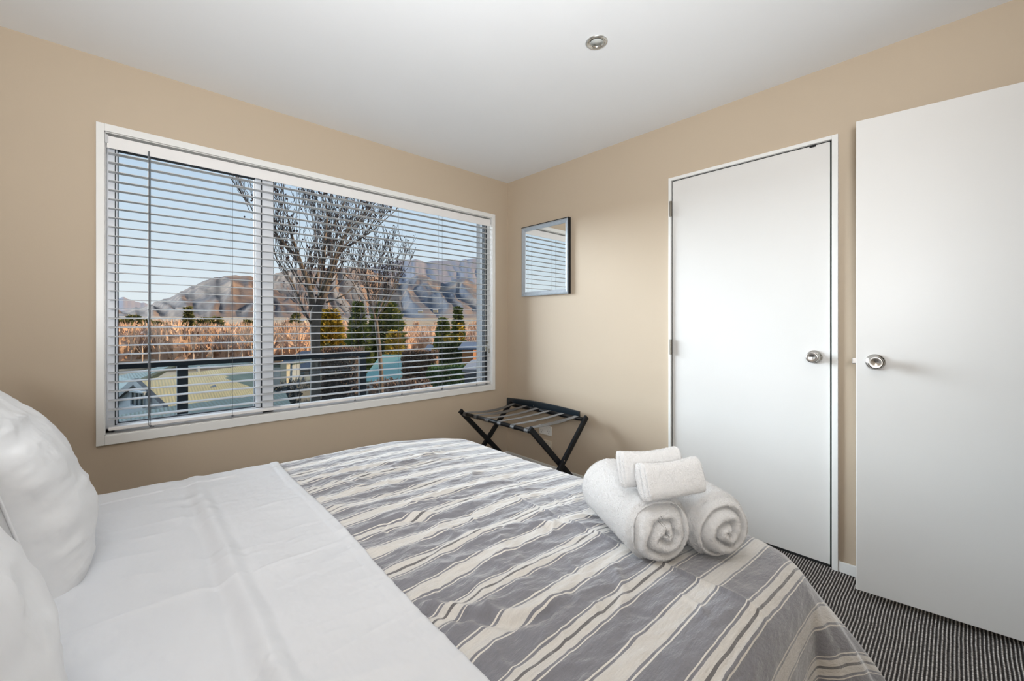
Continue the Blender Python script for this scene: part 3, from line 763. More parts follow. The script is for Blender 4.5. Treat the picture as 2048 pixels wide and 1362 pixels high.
def folded(name, p0, p1, zc, hgt, thk, seed, tilt_, **kw):
    """small folded towel standing on edge, rounded section, folds showing at its ends"""
    p0 = Vector(p0); p1 = Vector(p1); ax = (p1 - p0); L = ax.length; ax.normalize(); side = ax.cross(Vector((0, 0, 1))).normalized()
    nth = 72; th = np.linspace(0, 2 * PI, nth + 1); ce, se = np.cos(th), np.sin(th)
    sxn = np.sign(ce) * np.abs(ce) ** 0.55; szn = np.sign(se) * np.abs(se) ** 0.55
    rings = []
    for r in np.linspace(0, 1, 26): rings.append((r, -0.0045 * np.abs(np.sin(PI * 1.5 * (r * sxn * 0.92 + 0.04))) ** 0.6 + 0.004 * r ** 6 + 0.003 + 0 * th))
    for t in np.linspace(0.04, 0.96, 40): rings.append((1.0, L * t + 0 * th))
    for r in np.linspace(1, 0, 14): rings.append((r, L - 0.006 * r ** 6 + 0 * th))
    P_ = np.zeros((len(rings), nth + 1, 3))
    for i, (r, z) in enumerate(rings):
        zz = np.clip(z / L, 0, 1)
        wob = 1 + 0.10 * (fbm(zz * 3 + seed, se * 1.2 + seed, 2) - 0.5)
        cx = r * sxn * thk / 2 * wob; cz = r * szn * hgt / 2 * (1 + 0.05 * (fbm(zz * 4 + seed, ce + 3, 2) - 0.5)) 
        cz = cz + 0.006 * np.sin(PI * zz) * (-1) * (se > 0)
        cx2 = cx * math.cos(tilt_) - cz * math.sin(tilt_); cz2 = cx * math.sin(tilt_) + cz * math.cos(tilt_)
        jit = 0.0012 * (_rng.rand(nth + 1) - 0.5); jit[-1] = jit[0]
        for k in range(3): P_[i, :, k] = p0[k] + ax[k] * z + side[k] * (cx2 + jit * r)
        P_[i, :, 2] = zc + cz2 + ax[2] * z
    o = grid_mesh(name, P_, M_towel, flip=True, **kw)
    bm = bmesh.new(); bm.from_mesh(o.data); bmesh.ops.remove_doubles(bm, verts=bm.verts, dist=0.0002); bmesh.ops.recalc_face_normals(bm, faces=bm.faces)
    bm.to_mesh(o.data); bm.free()
    o.data.update(); pile(o, 11000, 0.0028)
    return o
folded('hand_towel', (-1.612, -2.198, 0), (-1.468, -2.262, 0), 0.805, 0.080, 0.046, 1.0, 0.35,
       label='small folded white hand towel in front on top of the rolled towels', cat='towel', group='folded hand towels')
folded('hand_towel', (-1.592, -2.132, 0), (-1.452, -2.208, 0), 0.812, 0.082, 0.044, 5.0, 0.25,
       label='small folded white hand towel behind the other one on the rolled towels', cat='towel', group='folded hand towels')

# ------------------------------------------------------------------ luggage rack
rk = empty('luggage_rack', (-0.35, -0.52, 0), label='black folding luggage rack with webbing straps in the corner', cat='luggage rack')
def PR(o): o.data.transform(Matrix.Translation((0.35, 0.52, 0))); return o
def leg(y, p, q): PR(MB().bar((p[0], y, p[1]), (q[0], y, q[1]), 0.020, 0.034, (0, 1, 0) if False else (1, 0, 0.6), 0.002).build('leg', M_black, rk))
for yy in (-0.150, -0.895):
    s_ = 0.012 if yy > -0.5 else -0.012
    leg(yy - s_, (-0.622, 0.510), (-0.115, 0.006)); leg(yy + s_, (-0.085, 0.505), (-0.570, 0.006))
PR(MB().tube([(-0.603, -0.155, 0.488), (-0.603, -0.89, 0.488)], 0.0135, 12).build('front_bar', M_black, rk, smooth=True))
PR(MB().tube([(-0.108, -0.155, 0.488), (-0.108, -0.89, 0.488)], 0.0135, 12).build('rear_bar', M_black, rk, smooth=True))
PR(MB().tube([(-0.20, -0.155, 0.09), (-0.20, -0.89, 0.09)], 0.010, 10).build('lower_bar', M_black, rk, smooth=True))
bb = MB(); nb = 16
V = []; F = []
for i in range(nb + 1):
    t = i / nb; y = -0.062 - 0.762 * t; zt = 0.524 + 0.014 * math.sin(PI * t)
    V += [(-0.066, y, 0.470), (-0.066, y, zt - 0.006), (-0.060, y, zt), (-0.048, y, zt), (-0.048, y, 0.470)]
for i in range(nb):
    for k in range(5): F.append((i * 5 + k, i * 5 + (k + 1) % 5, i * 5 + 5 + (k + 1) % 5, i * 5 + 5 + k))
F.append((0, 1, 2, 3, 4)); F.append(tuple(nb * 5 + k for k in (4, 3, 2, 1, 0)))
bb.add(V, F); back = PR(bb.build('backboard', mat('black_blue_gloss_wood', (0.012, 0.020, 0.028, 1), 0.28), rk))
hook = MB(); hook.tube([(-0.067, -0.385, 0.507), (-0.074, -0.388, 0.512), (-0.076, -0.386, 0.504), (-0.072, -0.384, 0.497), (-0.067, -0.386, 0.495)], 0.0022, 6)
hk = PR(hook.build('hook', M_nickel, back, label='small metal hook'))
for i in range(6):
    y = -0.205 - i * 0.127; w = 0.017; sag = 0.006 + 0.012 * random.random() + (0.012 if i == 0 else 0); tw = random.uniform(-0.010, 0.010)
    prof = []
    for k in range(5): a_ = PI * 1.5 - PI * 0.9 * k / 4 if False else -PI * 0.5 - PI * k / 4; prof.append((-0.603 + 0.0150 * math.cos(a_), 0.488 + 0.0150 * math.sin(a_), 0))
    for k in range(1, 16): t = k / 16; prof.append((-0.603 + 0.495 * t, 0.503 - sag * math.sin(PI * t), tw * math.sin(PI * t)))
    for k in range(5): a_ = PI / 2 - PI * k / 4; prof.append((-0.108 + 0.0150 * math.cos(a_), 0.488 + 0.0150 * math.sin(a_), 0))
    V = []; F = []
    for (x, z, t_) in prof:
        V += [(x, y - w + t_, z + t_ * 0.5), (x, y + w + t_, z - t_ * 0.5), (x, y + w + t_, z - t_ * 0.5 - 0.0015), (x, y - w + t_, z + t_ * 0.5 - 0.0015)]
    for j in range(len(prof) - 1):
        for k in range(4): F.append((j * 4 + k, j * 4 + (k + 1) % 4, j * 4 + 4 + (k + 1) % 4, j * 4 + 4 + k))
    PR(mesh('strap', V, F, M_strap, rk, smooth=False))
for yy in (-0.150 - 0.022, -0.895 + 0.0):
    PR(MB().tube([(-0.34, yy - 0.012 if yy < -0.5 else yy + 0.034, 0.258), (-0.34, yy - 0.026 if yy < -0.5 else yy + 0.048, 0.258)], 0.005, 8).build('pivot_bolt', M_nickel, rk))

# ================================================================== OUTSIDE
# ------------------------------------------------------------------ balcony
M_rail = mat('black_powdercoat', (0.018, 0.024, 0.030, 1), 0.8, spec=0.15)
B('balcony_floor', (-4.6, 0.20, -0.20), (-0.70, 1.10, -0.06), mat('grey_deck', (0.12, 0.11, 0.10, 1), 0.8), kind=S)
bal = empty('balcony_railing', (-2.14, 1.0, -0.06), label='black balcony railing with flat posts and tinted glass outside the window', cat='railing')
def PQ(o): o.data.transform(Matrix.Translation((2.14, -1.0, 0.06))); return o
PQ(MB().box((-4.6, 0.972, 0.862), (-0.798, 1.028, 0.900), 0.004).build('rail', M_rail, bal))
for x in (-3.42, -2.14, -0.862):
    PQ(MB().box((x - 0.030, 0.975, -0.06), (x + 0.030, 1.020, 0.862), 0.003).build('post', M_rail, bal))
for x0_, x1_ in ((-4.6, -3.43), (-3.41, -2.15), (-2.13, -0.872)):
    PQ(MB().box((x0_, 0.992, -0.02), (x1_, 1.002, 0.862)).build('glass_panel', M_balglass, bal))

# ------------------------------------------------------------------ ground
def zg_d(d): return float(np.interp(d, [0, 26, 110, 350, 620, 1100, 1700, 6000], [-4.3, -4.3, -8.5, -8.5, -1.5, 7, 22, 30]))
def ground_z(p): return zg_d(math.hypot(p[0] - CAM[0], p[1] - CAM[1]))
def ground_mat():
    m = mat('valley_ground', (0.3, 0.2, 0.12, 1), 0.95, spec=0.1); n = N(m); b = m.node_tree.nodes['Principled BSDF']
    f1 = n.noise(0.05, 5); f2 = n.noise(0.012, 4); f3 = n.noise(1.2, 4)
    near = n.ramp(f3, [(0.3, (0.055, 0.075, 0.035, 1)), (0.5, (0.13, 0.13, 0.07, 1)), (0.7, (0.20, 0.17, 0.11, 1))])
    far = n.ramp(f1, [(0.30, (0.12, 0.09, 0.055, 1)), (0.45, (0.34, 0.25, 0.15, 1)), (0.55, (0.28, 0.19, 0.12, 1)), (0.62, (0.40, 0.32, 0.21, 1)), (0.75, (0.10, 0.10, 0.06, 1))])
    tc = n.new('ShaderNodeTexCoord'); ln = n.new('ShaderNodeVectorMath', operation='LENGTH'); n.lk(tc.outputs['Object'], ln.inputs[0])
    t = n.math('DIVIDE', ln.outputs['Value'], 80, clamp=True)
    n.lk(n.mix(t, near, far), b.inputs['Base Color'])
    return m
ds = np.concatenate([np.linspace(0, 40, 14), np.geomspace(46, 6000, 60)]); azs = np.linspace(math.radians(-15), math.radians(205), 110)
D, AZ = np.meshgrid(ds, azs, indexing='ij')
Xg = CAM[0] + D * np.cos(AZ); Yg = np.maximum(CAM[1] + D * np.sin(AZ), 0.21)
Zg = np.vectorize(zg_d)(D) + (fbm(Xg * 0.02, Yg * 0.02, 3) - 0.5) * np.clip(D / 60, 0, 6)
grid_mesh('ground', np.stack([Xg, Yg, Zg], 2), ground_mat(), flip=True, kind=S)

# ------------------------------------------------------------------ mountains
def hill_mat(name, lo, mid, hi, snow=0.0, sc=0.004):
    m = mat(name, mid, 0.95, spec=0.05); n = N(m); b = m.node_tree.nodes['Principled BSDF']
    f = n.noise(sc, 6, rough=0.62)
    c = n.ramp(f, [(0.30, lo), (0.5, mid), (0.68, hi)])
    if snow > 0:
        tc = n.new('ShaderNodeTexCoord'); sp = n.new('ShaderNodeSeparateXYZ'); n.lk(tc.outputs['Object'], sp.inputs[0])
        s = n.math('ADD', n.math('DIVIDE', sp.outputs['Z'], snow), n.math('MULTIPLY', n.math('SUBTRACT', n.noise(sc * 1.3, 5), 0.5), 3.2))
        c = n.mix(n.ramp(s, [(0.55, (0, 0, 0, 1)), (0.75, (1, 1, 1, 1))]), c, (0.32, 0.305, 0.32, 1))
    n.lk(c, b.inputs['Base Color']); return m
def mountain(name, sil, d0, d1, spur, seed, m, freq, **kw):
    px = np.array([p[0] for p in sil], float); py = np.array([p[1] for p in sil], float)
    nx_ = 240; nt_ = 70; U = np.linspace(px[0], px[-1], nx_)
    R = np.interp(U, px, py); kk = np.ones(9) / 9; R = np.convolve(np.pad(R, 4, mode='edge'), kk, 'valid') + (fbm(U * 0.07 + seed, U * 0 + 3, 4) - 0.5) * 9
    P_ = np.zeros((nx_, nt_, 3))
    T = np.concatenate([np.linspace(0, 1, nt_ - 8), np.linspace(1.05, 1.6, 8)])
    for j, t in enumerate(T):
        tt = min(t, 1); d = d0 + (d1 - d0) * t
        zr = CAM[2] + d1 * (HY - R) / FPX; zb = zg_d(d0) - 6
        ux = U * freq + seed * 7 + 1.4 * fbm(U * 0.02 + seed, U * 0 + t * 2.0, 2)
        sp = ridge(ux + t * 0.9, np.full(nx_, t * 1.1 + seed), 4) - 0.55
        sh = 1 - (1 - tt) ** 1.0 * (1.0 - 0.25 * tt)
        z = zb + (zr - zb) * tt ** 1.15 + spur * sp * 4 * tt * (1 - tt) + spur * 0.14 * (ridge(U * freq * 5 + seed, np.full(nx_, t * 9.0 + seed), 3) - 0.5) * min(1, tt * 3) * (1 - tt * 0.7)
        if t > 1: z = z - (t - 1) * (zr - zb) * 1.2
        ray = FW[None, :] + ((U - CX) / FPX)[:, None] * RT[None, :]
        P_[:, j, 0] = CAM[0] + d * ray[:, 0]; P_[:, j, 1] = CAM[1] + d * ray[:, 1]; P_[:, j, 2] = z
    return grid_mesh(name, P_, m, flip=True, smooth=True, **kw)
tan_lo, tan_mid, tan_hi = (0.15, 0.12, 0.11, 1), (0.29, 0.205, 0.15, 1), (0.46, 0.33, 0.235, 1)  # tan tones lightened to stand in for distance haze
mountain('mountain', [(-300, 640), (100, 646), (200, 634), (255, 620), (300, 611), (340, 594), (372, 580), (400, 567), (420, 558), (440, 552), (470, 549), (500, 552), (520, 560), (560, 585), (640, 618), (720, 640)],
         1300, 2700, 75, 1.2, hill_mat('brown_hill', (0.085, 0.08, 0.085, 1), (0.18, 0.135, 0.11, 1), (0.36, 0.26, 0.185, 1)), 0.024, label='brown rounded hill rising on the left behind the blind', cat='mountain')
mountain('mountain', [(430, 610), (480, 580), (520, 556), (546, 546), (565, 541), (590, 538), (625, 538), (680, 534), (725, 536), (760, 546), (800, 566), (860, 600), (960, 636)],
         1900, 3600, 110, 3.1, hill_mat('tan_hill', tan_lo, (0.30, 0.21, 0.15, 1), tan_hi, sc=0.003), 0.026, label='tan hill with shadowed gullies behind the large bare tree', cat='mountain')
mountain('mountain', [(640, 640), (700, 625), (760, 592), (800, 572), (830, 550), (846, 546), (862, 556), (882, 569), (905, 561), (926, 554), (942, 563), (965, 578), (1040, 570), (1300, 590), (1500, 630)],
         1700, 3400, 120, 5.5, hill_mat('shade_blue_hill', (0.10, 0.11, 0.13, 1), (0.15, 0.15, 0.16, 1), (0.32, 0.24, 0.18, 1), sc=0.003), 0.024, label='dark blue-shaded hill with orange peaks at the right of the view', cat='mountain')  # blue shade is tinted into this hill's colours
mountain('mountain', [(600, 600), (700, 545), (760, 530), (800, 520), (822, 516), (852, 524), (879, 520), (898, 523), (920, 519), (945, 516), (965, 515), (1100, 500), (1300, 525), (1600, 620)],
         3800, 5600, 110, 8.3, hill_mat('snow_range', tan_lo, tan_mid, tan_hi, snow=520.0, sc=0.002), 0.035, label='snow-streaked mountain range along the skyline at the right', cat='mountain')
mountain('mountain', [(-500, 610), (-100, 590), (100, 604), (180, 598), (234, 596), (258, 597), (280, 605), (297, 610), (340, 624), (400, 640)],
         6500, 8600, 12, 2.7, hill_mat('far_snow', (0.13, 0.115, 0.12, 1), (0.19, 0.16, 0.15, 1), (0.25, 0.21, 0.19, 1), snow=290.0, sc=0.0012), 0.03, label='distant snowy mountain low on the horizon at the far left', cat='mountain')

# ------------------------------------------------------------------ vegetation
def leaf_mat(name, lo, mid, hi, sc=2.0, rough=0.85):
    m = mat(name, mid, rough, spec=0.15); n = N(m); b = m.node_tree.nodes['Principled BSDF']
    n.lk(n.ramp(n.noise(sc, 4, rough=0.7), [(0.32, lo), (0.5, mid), (0.68, hi)]), b.inputs['Base Color']); return m
M_peach = leaf_mat('peach_winter_twigs', (0.28, 0.18, 0.13, 1), (0.52, 0.36, 0.26, 1), (0.68, 0.50, 0.37, 1), 0.12)
M_green = leaf_mat('conifer_green', (0.045, 0.075, 0.028, 1), (0.13, 0.17, 0.05, 1), (0.36, 0.34, 0.09, 1), 1.2)
M_dgreen = leaf_mat('far_conifer_green', (0.06, 0.085, 0.04, 1), (0.12, 0.13, 0.055, 1), (0.22, 0.20, 0.08, 1), 0.3)
M_yellow = leaf_mat('golden_foliage', (0.18, 0.12, 0.02, 1), (0.36, 0.26, 0.04, 1), (0.55, 0.42, 0.07, 1), 1.5)
M_brownh = leaf_mat('brown_beech_hedge', (0.055, 0.038, 0.030, 1), (0.16, 0.11, 0.085, 1), (0.36, 0.25, 0.18, 1), 6.0)
M_hedge = leaf_mat('green_hedge', (0.03, 0.06, 0.02, 1), (0.08, 0.14, 0.045, 1), (0.16, 0.22, 0.08, 1), 5.0)
M_bark = mat('grey_brown_bark', (0.105, 0.085, 0.068, 1), 0.9, noise=(9, 0.35), bump=(20, 0.6, 0.01))
M_twig = mat('dark_twigs', (0.060, 0.048, 0.045, 1), 0.85)
M_fruit = mat('dark_dried_fruit', (0.035, 0.018, 0.018, 1), 0.7)
M_birch = mat('pale_birch_bark', (0.46, 0.38, 0.31, 1), 0.8, noise=(3, 0.2))
rs = np.random.RandomState(11)

def blades(MBo, c, r, h, n, size, up=0.6, squash=1.0):
    """n thin twig blades fanning up and out inside an ellipsoid crown of radius r, height h, base centre c"""
    for _ in range(n):
        a = rs.rand() * 2 * PI; rr = r * math.sqrt(rs.rand()); t = rs.rand()
        prof = math.sqrt(max(0.02, 1 - (2 * t - 0.9) ** 2))
        p = Vector((c[0] + rr * prof * math.cos(a), c[1] + rr * prof * math.sin(a), c[2] + h * t))
        d = Vector((math.cos(a) * (1 - up) * rs.rand() * 1.5, math.sin(a) * (1 - up) * rs.rand() * 1.5, up + 0.3 * rs.rand()))
        d.normalize(); L = size * (0.6 + 0.8 * rs.rand()); w = size * 0.13
        a2 = rs.rand() * PI; s = Vector((math.cos(a2), math.sin(a2), 0)) * w
        MBo.add([p - s, p + s, p + d * L], [(0, 1, 2)])
def clump(MBo, p, out, size):
    """one small drooping leafy spray: two crossed triangles"""
    o = Vector(out); s = Vector((-o.y, o.x, rs.rand() - 0.5)) * size * 0.45
    MBo.add([p - s, p + s, p + o * size + Vector((0, 0, size * (rs.rand() - 0.45)))], [(0, 1, 2)])
    u_ = Vector((rs.rand() - 0.5, rs.rand() - 0.5, 1)) * size * 0.4
    MBo.add([p - u_, p + u_, p + o * size * 0.9], [(0, 1, 2)])
def conifer(name, px, top, wpx, d, base_z, n, size, m, shape='cone', trunk=True, **kw):
    b = at(px, HY, d); zt = CAM[2] + d * (HY - top) / FPX; R = wpx / 2 * d / FPX; h = zt - base_z
    root = empty(name, (b[0], b[1], base_z), **kw); F_ = MB()
    for _ in range(n):
        t = rs.rand() ** 0.8
        if shape == 'cone': pr = (1 - t) ** 0.85 * (0.75 + 0.35 * abs(math.sin(t * 34))) + 0.03
        elif shape == 'column': pr = 0.95 * min(1, (1 - t) * 4) ** 0.7
        else: pr = math.sqrt(max(0.01, 1 - (2 * t - 0.75) ** 2 / 1.6)) * (0.75 + 0.4 * rs.rand())
        a = rs.rand() * 2 * PI; rr = R * pr * (0.55 + 0.45 * math.sqrt(rs.rand()))
        p = Vector((rr * math.cos(a), rr * math.sin(a), h * (0.04 + 0.96 * t)))
        clump(F_, p, (math.cos(a), math.sin(a), 0.35 if shape != 'cone' else 0.1), size * (0.6 + 0.6 * rs.rand()))
    F_.build('foliage', m, root)
    MB().tube([(0, 0, -0.3), (0, 0, h * 0.6), (0, 0, h * 0.93)], [R * 0.09, R * 0.05, R * 0.015], 6).build('trunk', M_bark, root)
    return root

# winter woodland filling the valley floor
wood = MB()
for i in range(330):
    px = rs.uniform(190, 1010); d = 92 * math.exp(rs.rand() * 1.75)
    if 600 < px and d < 110: continue
    p = at(px, HY, d); z = zg_d(d); h = rs.uniform(6.5, 9.5); r = rs.uniform(2.6, 4.4)
    if px > 640: h *= 0.75
    blades(wood, (p[0], p[1], z + 0.6), r, h * 0.8, int(150 if d < 200 else 90), 1.5 + d / 160)
    cr = MB()
    for k in range(4):
        zz = [0.1, 0.45, 0.75, 0.95][k] * h; q = [0.8, 1.0, 0.7, 0.2][k] * r * 0.8
        for j in range(7): cr.V.append((p[0] + q * math.cos(j * 2 * PI / 7 + k) * rs.uniform(.7, 1.2), p[1] + q * math.sin(j * 2 * PI / 7 + k) * rs.uniform(.7, 1.2), z + zz * rs.uniform(.9, 1.05)))
    for k in range(3):
        for j in range(7): cr.F.append((k * 7 + j, k * 7 + (j + 1) % 7, k * 7 + 7 + (j + 1) % 7, k * 7 + 7 + j))
    wood.add(cr.V, cr.F)
wood.build('woodland', M_peach, label='peach-brown leafless woodland filling the valley', cat='woodland', kind='stuff')

# pale bare trees at the edge of the woodland
def branchy(MBo, p, d, L, r, lv, spread=0.55, lift=0.25, kids=3, sides=4, tips=None, minr=0.0):
    p = Vector(p); d = Vector(d).normalized(); pts = [p]; rad = [r]; n_ = 3 if lv > 0 else 2
    q = p.copy(); dd = d.copy()
    for i in range(n_):
        dd = (dd + Vector((rs.normal() * 0.12, rs.normal() * 0.12, rs.normal() * 0.06 + lift * 0.25))).normalized()
        q = q + dd * L / n_; pts.append(q.copy()); rad.append(max(minr, r * (1 - 0.5 * (i + 1) / n_)))
    MBo.tube(pts, rad, sides, cap=False)
    if tips is not None and lv <= 1: tips.append((pts[-1], dd)); tips.append((pts[1], dd))
    if lv > 0:
        for k in range(kids):
            t = rs.uniform(0.35, 1.0); i = min(int(t * n_), n_ - 1); o = pts[i].lerp(pts[i + 1], t * n_ - i)
            a = rs.rand() * 2 * PI; side = Vector((math.cos(a), math.sin(a), 0.15))
            nd = (dd * (1 - spread) + side * spread + Vector((0, 0, lift))).normalized()
            branchy(MBo, o, nd, L * rs.uniform(0.55, 0.8), max(minr, r * 0.5), lv - 1, spread, lift, kids, sides if lv > 1 else 3, tips, minr)
ORD2 = ['first', 'second', 'third', 'fourth', 'fifth', 'sixth', 'seventh', 'eighth', 'ninth', 'tenth', 'eleventh', 'twelfth']
for i, (px, h) in enumerate(((262, 8), (284, 9), (318, 9.5), (346, 8.5), (386, 7.5), (404, 8.5), (424, 7), (456, 9), (483, 8), (503, 8.5), (564, 8), (592, 8.5))):
    d = 86 + rs.rand() * 8; b = at(px, HY, d); z = zg_d(d)
    root = empty('bare_tree', (b[0], b[1], z), label=ORD2[i] + ' from the left of the pale leafless trees at the front edge of the woodland', cat='tree', group='pale bare trees along the woodland edge')
    m1 = MB(); m1.tube([(0, 0, 0), (0.1, 0, h * 0.25), (0.0, 0.1, h * 0.45)], [0.17, 0.13, 0.09], 5); m1.build('trunk', M_birch, root)
    m2 = MB()
    for k in range(5): branchy(m2, (0.02, 0.05, h * (0.2 + 0.06 * k)), (rs.normal() * 0.5, rs.normal() * 0.5, 1), h * 0.34, 0.07, 2, 0.4, 0.3, 3, 3, None, 0.028)
    m2.build('branches', M_birch, root, kind='stuff')

# evergreens far left, mid and right
fk = 0
for px, top, w, d, n_, lab in ((246, 640, 26, 260, 260, 0), (268, 632, 22, 270, 260, 0), (292, 641, 22, 280, 220, 0), (315, 644, 20, 290, 200, 0), (337, 646, 16, 290, 160, 0),
                               (377, 614, 15, 210, 300, 1), (406, 637, 12, 230, 160, 0), (432, 636, 18, 220, 200, 0), (497, 641, 14, 250, 150, 0), (592, 628, 12, 260, 150, 0)):
    fk += 0 if lab else 1
    conifer('evergreen_tree', px, top, w * 1.25, d, zg_d(d), n_, 2.2, M_dgreen, 'cone' if lab else 'round',
            label='tall pointed spruce standing out of the far woodland' if lab else ORD2[fk - 1] + ' from the left of the far green trees behind the leafless woodland', cat='tree', group=None if lab else 'far green trees behind the woodland')
conifer('conifer', 716, 606, 58, 44, -5.2, 1800, 0.55, M_green, 'cone', label='dark green conifer just left of the smaller bare tree', cat='tree')
conifer('conifer', 772, 606, 66, 48, -5.4, 2600, 0.60, M_green, 'round', label='broad green conifer behind the smaller bare tree', cat='tree')
conifer('conifer', 886, 638, 54, 42, -5.0, 1500, 0.50, M_green, 'cone', label='bushy green conifer left of the pointed one at the right', cat='tree')
conifer('conifer', 916, 616, 34, 46, -5.2, 1500, 0.50, M_green, 'cone', label='tall pointed conifer near the right end of the window', cat='tree')
conifer('golden_tree', 660, 622, 46, 62, -6.2, 1300, 0.8, M_yellow, 'round', label='golden leafy tree just right of the large trunk', cat='tree')
conifer('golden_shrub', 789, 664, 30, 36, -4.8, 700, 0.45, M_yellow, 'round', label='bright yellow shrub in front of the broad conifer', cat='shrub')
conifer('golden_shrub', 921, 648, 12, 40, -4.9, 300, 0.35, M_yellow, 'cone', label='narrow yellow shrub in front of the pointed conifer', cat='shrub')
conifer('golden_shrub', 898, 671, 26, 40, -4.9, 300, 0.35, M_yellow, 'round', label='low yellow-green shrub below the bushy conifer', cat='shrub')
ORD = ['first', 'second', 'third', 'fourth', 'fifth', 'sixth', 'seventh', 'eighth', 'ninth', 'tenth', 'eleventh', 'twelfth']
for ki, px in enumerate((644, 655, 667, 682, 698, 711, 722)):
    cyl = ORD[ki] + ' from the left in the row of small columnar cypresses above the railing'
    conifer('clipped_cypress', px, 687 + rs.rand() * 5, 9, 52, -5.6, 260, 0.22, M_dgreen if px < 690 else M_hedge, 'column', label=cyl, cat='tree', group='row of columnar cypresses')

def hedge(name, x0p, x1p, topy, d, depth, base_z, n, size, m, **kw):
    a_ = at(x0p, HY, d); b_ = at(x1p, HY, d); zt = CAM[2] + d * (HY - topy) / FPX
    ax = Vector(b_ - a_); L = ax.length; ax.normalize(); back = Vector((-ax.y, ax.x, 0))
    root = empty(name, (a_[0], a_[1], base_z), **kw); F_ = MB(); h = zt - base_z
    for _ in range(n):
        t = rs.rand(); v = rs.rand(); face = rs.rand()
        if face < 0.72: p = ax * (L * t) + Vector((0, 0, h * v)) + back * (0.12 * depth * rs.rand()); out = -back
        else: p = ax * (L * t) + Vector((0, 0, h * (0.95 + 0.08 * rs.rand()))) + back * depth * v; out = Vector((0, 0, 1))
        out = (out + Vector((rs.normal(), rs.normal(), rs.normal())) * 0.5).normalized()
        clump(F_, p, out, size * (0.6 + 0.8 * rs.rand()))
    F_.build('foliage', m, root)
    c = MB(); q = [Vector((0, 0, 0)) + back * 0.1, ax * L + back * 0.1, ax * L + back * depth, back * depth]
    V = [tuple(v) for v in q] + [tuple(v + Vector((0, 0, h * 0.94))) for v in q]
    c.add(V, [(0, 3, 2, 1), (4, 5, 6, 7), (0, 1, 5, 4), (1, 2, 6, 5), (2, 3, 7, 6), (3, 0, 4, 7)]); c.build('inner_twigs', m, root)
    return root
hedge('beech_hedge', 641, 714, 704, 21, 1.2, -4.4, 2600, 0.16, M_brownh, label='brown leafy hedge behind the balcony glass right of the trunk', cat='hedge')
hedge('beech_hedge', 804, 872, 708, 27, 1.2, -4.5, 2400, 0.18, M_brownh, label='brown leafy hedge right of the teal roof', cat='hedge')
hedge('green_hedge', 852, 930, 741, 23, 2.0, -4.4, 1800, 0.18, M_hedge, label='green hedge in front of the dark shed', cat='hedge')
hedge('green_hedge', 735, 850, 773, 17, 1.6, -4.4, 1500, 0.15, M_brownh, label='low brown and green shrubs along the bottom of the view', cat='hedge')
hedge('twiggy_shrub', 548, 600, 776, 17, 1.4, -4.4, 500, 0.22, mat('grey_twigs', (0.13, 0.13, 0.125, 1), 0.9), label='grey twiggy shrub beside the white car', cat='shrub')
hedge('evergreen_hedge', 876, 925, 690, 36, 2.0, -4.9, 1200, 0.25, leaf_mat('dark_hedge', (0.02, 0.035, 0.015, 1), (0.05, 0.075, 0.03, 1), (0.09, 0.12, 0.05, 1), 3.0), label='dark green hedge left of the orange hut', cat='hedge')

# ------------------------------------------------------------------ neighbouring buildings
def panel(pts, th, m, name, parent, nrm=None):
    """flat polygon given thickness"""
    p = [Vector(q) for q in pts]; nr = (p[1] - p[0]).cross(p[2] - p[0]).normalized()
    if nrm is not None and nr.dot(Vector(nrm)) < 0: nr = -nr
    k = len(p); V = [tuple(v) for v in p] + [tuple(v - nr * th) for v in p]
    F = [tuple(range(k)), tuple(range(2 * k - 1, k - 1, -1))] + [(i, i + k, (i + 1) % k + k, (i + 1) % k) for i in range(k)]
    bm = bmesh.new(); vv = [bm.verts.new(v) for v in V]
    for f in F: bm.faces.new([vv[i] for i in f])
    bmesh.ops.recalc_face_normals(bm, faces=bm.faces)
    me = bpy.data.meshes.new(name); bm.to_mesh(me); bm.free()
    return link_mesh(name, me, m, parent)
def roof_mat(name, c, sc=18.0, strength=0.5):
    m = mat(name, c, 0.9, spec=0.15, noise=(0.6, 0.08)); n = N(m); b = m.node_tree.nodes['Principled BSDF']
    tc = n.new('ShaderNodeTexCoord'); wv = n.new('ShaderNodeTexWave'); wv.inputs['Scale'].default_value = sc / 6
    n.lk(tc.outputs['Object'], wv.inputs['Vector']); n.bump(wv.outputs['Fac'], strength, 0.02, b); return m
M_ywroof = roof_mat('straw_metal_roof', (0.44, 0.40, 0.25, 1)); M_grroof = roof_mat('grey_green_roof', (0.10, 0.125, 0.11, 1))
M_wallg = mat('pale_grey_weatherboard', (0.22, 0.235, 0.25, 1), 0.7); M_cream = mat('cream_render', (0.50, 0.44, 0.33, 1), 0.8)
M_whitew = mat('white_render', (0.36, 0.37, 0.38, 1), 0.8); M_fascia = mat('dark_fascia', (0.05, 0.055, 0.065, 1), 0.6)
M_teal = roof_mat('teal_metal_roof', (0.15, 0.29, 0.27, 1)); M_navy = roof_mat('navy_roof', (0.030, 0.045, 0.075, 1)); M_slate = roof_mat('blue_grey_roof', (0.11, 0.14, 0.19, 1))
M_orange = mat('orange_cedar', (0.27, 0.12, 0.045, 1), 0.75, noise=(3, 0.2)); M_shed = mat('dark_shed_cladding', (0.055, 0.062, 0.08, 1), 0.7)
M_winglass = mat('house_window_glass', (0.05, 0.06, 0.06, 1), 0.1)

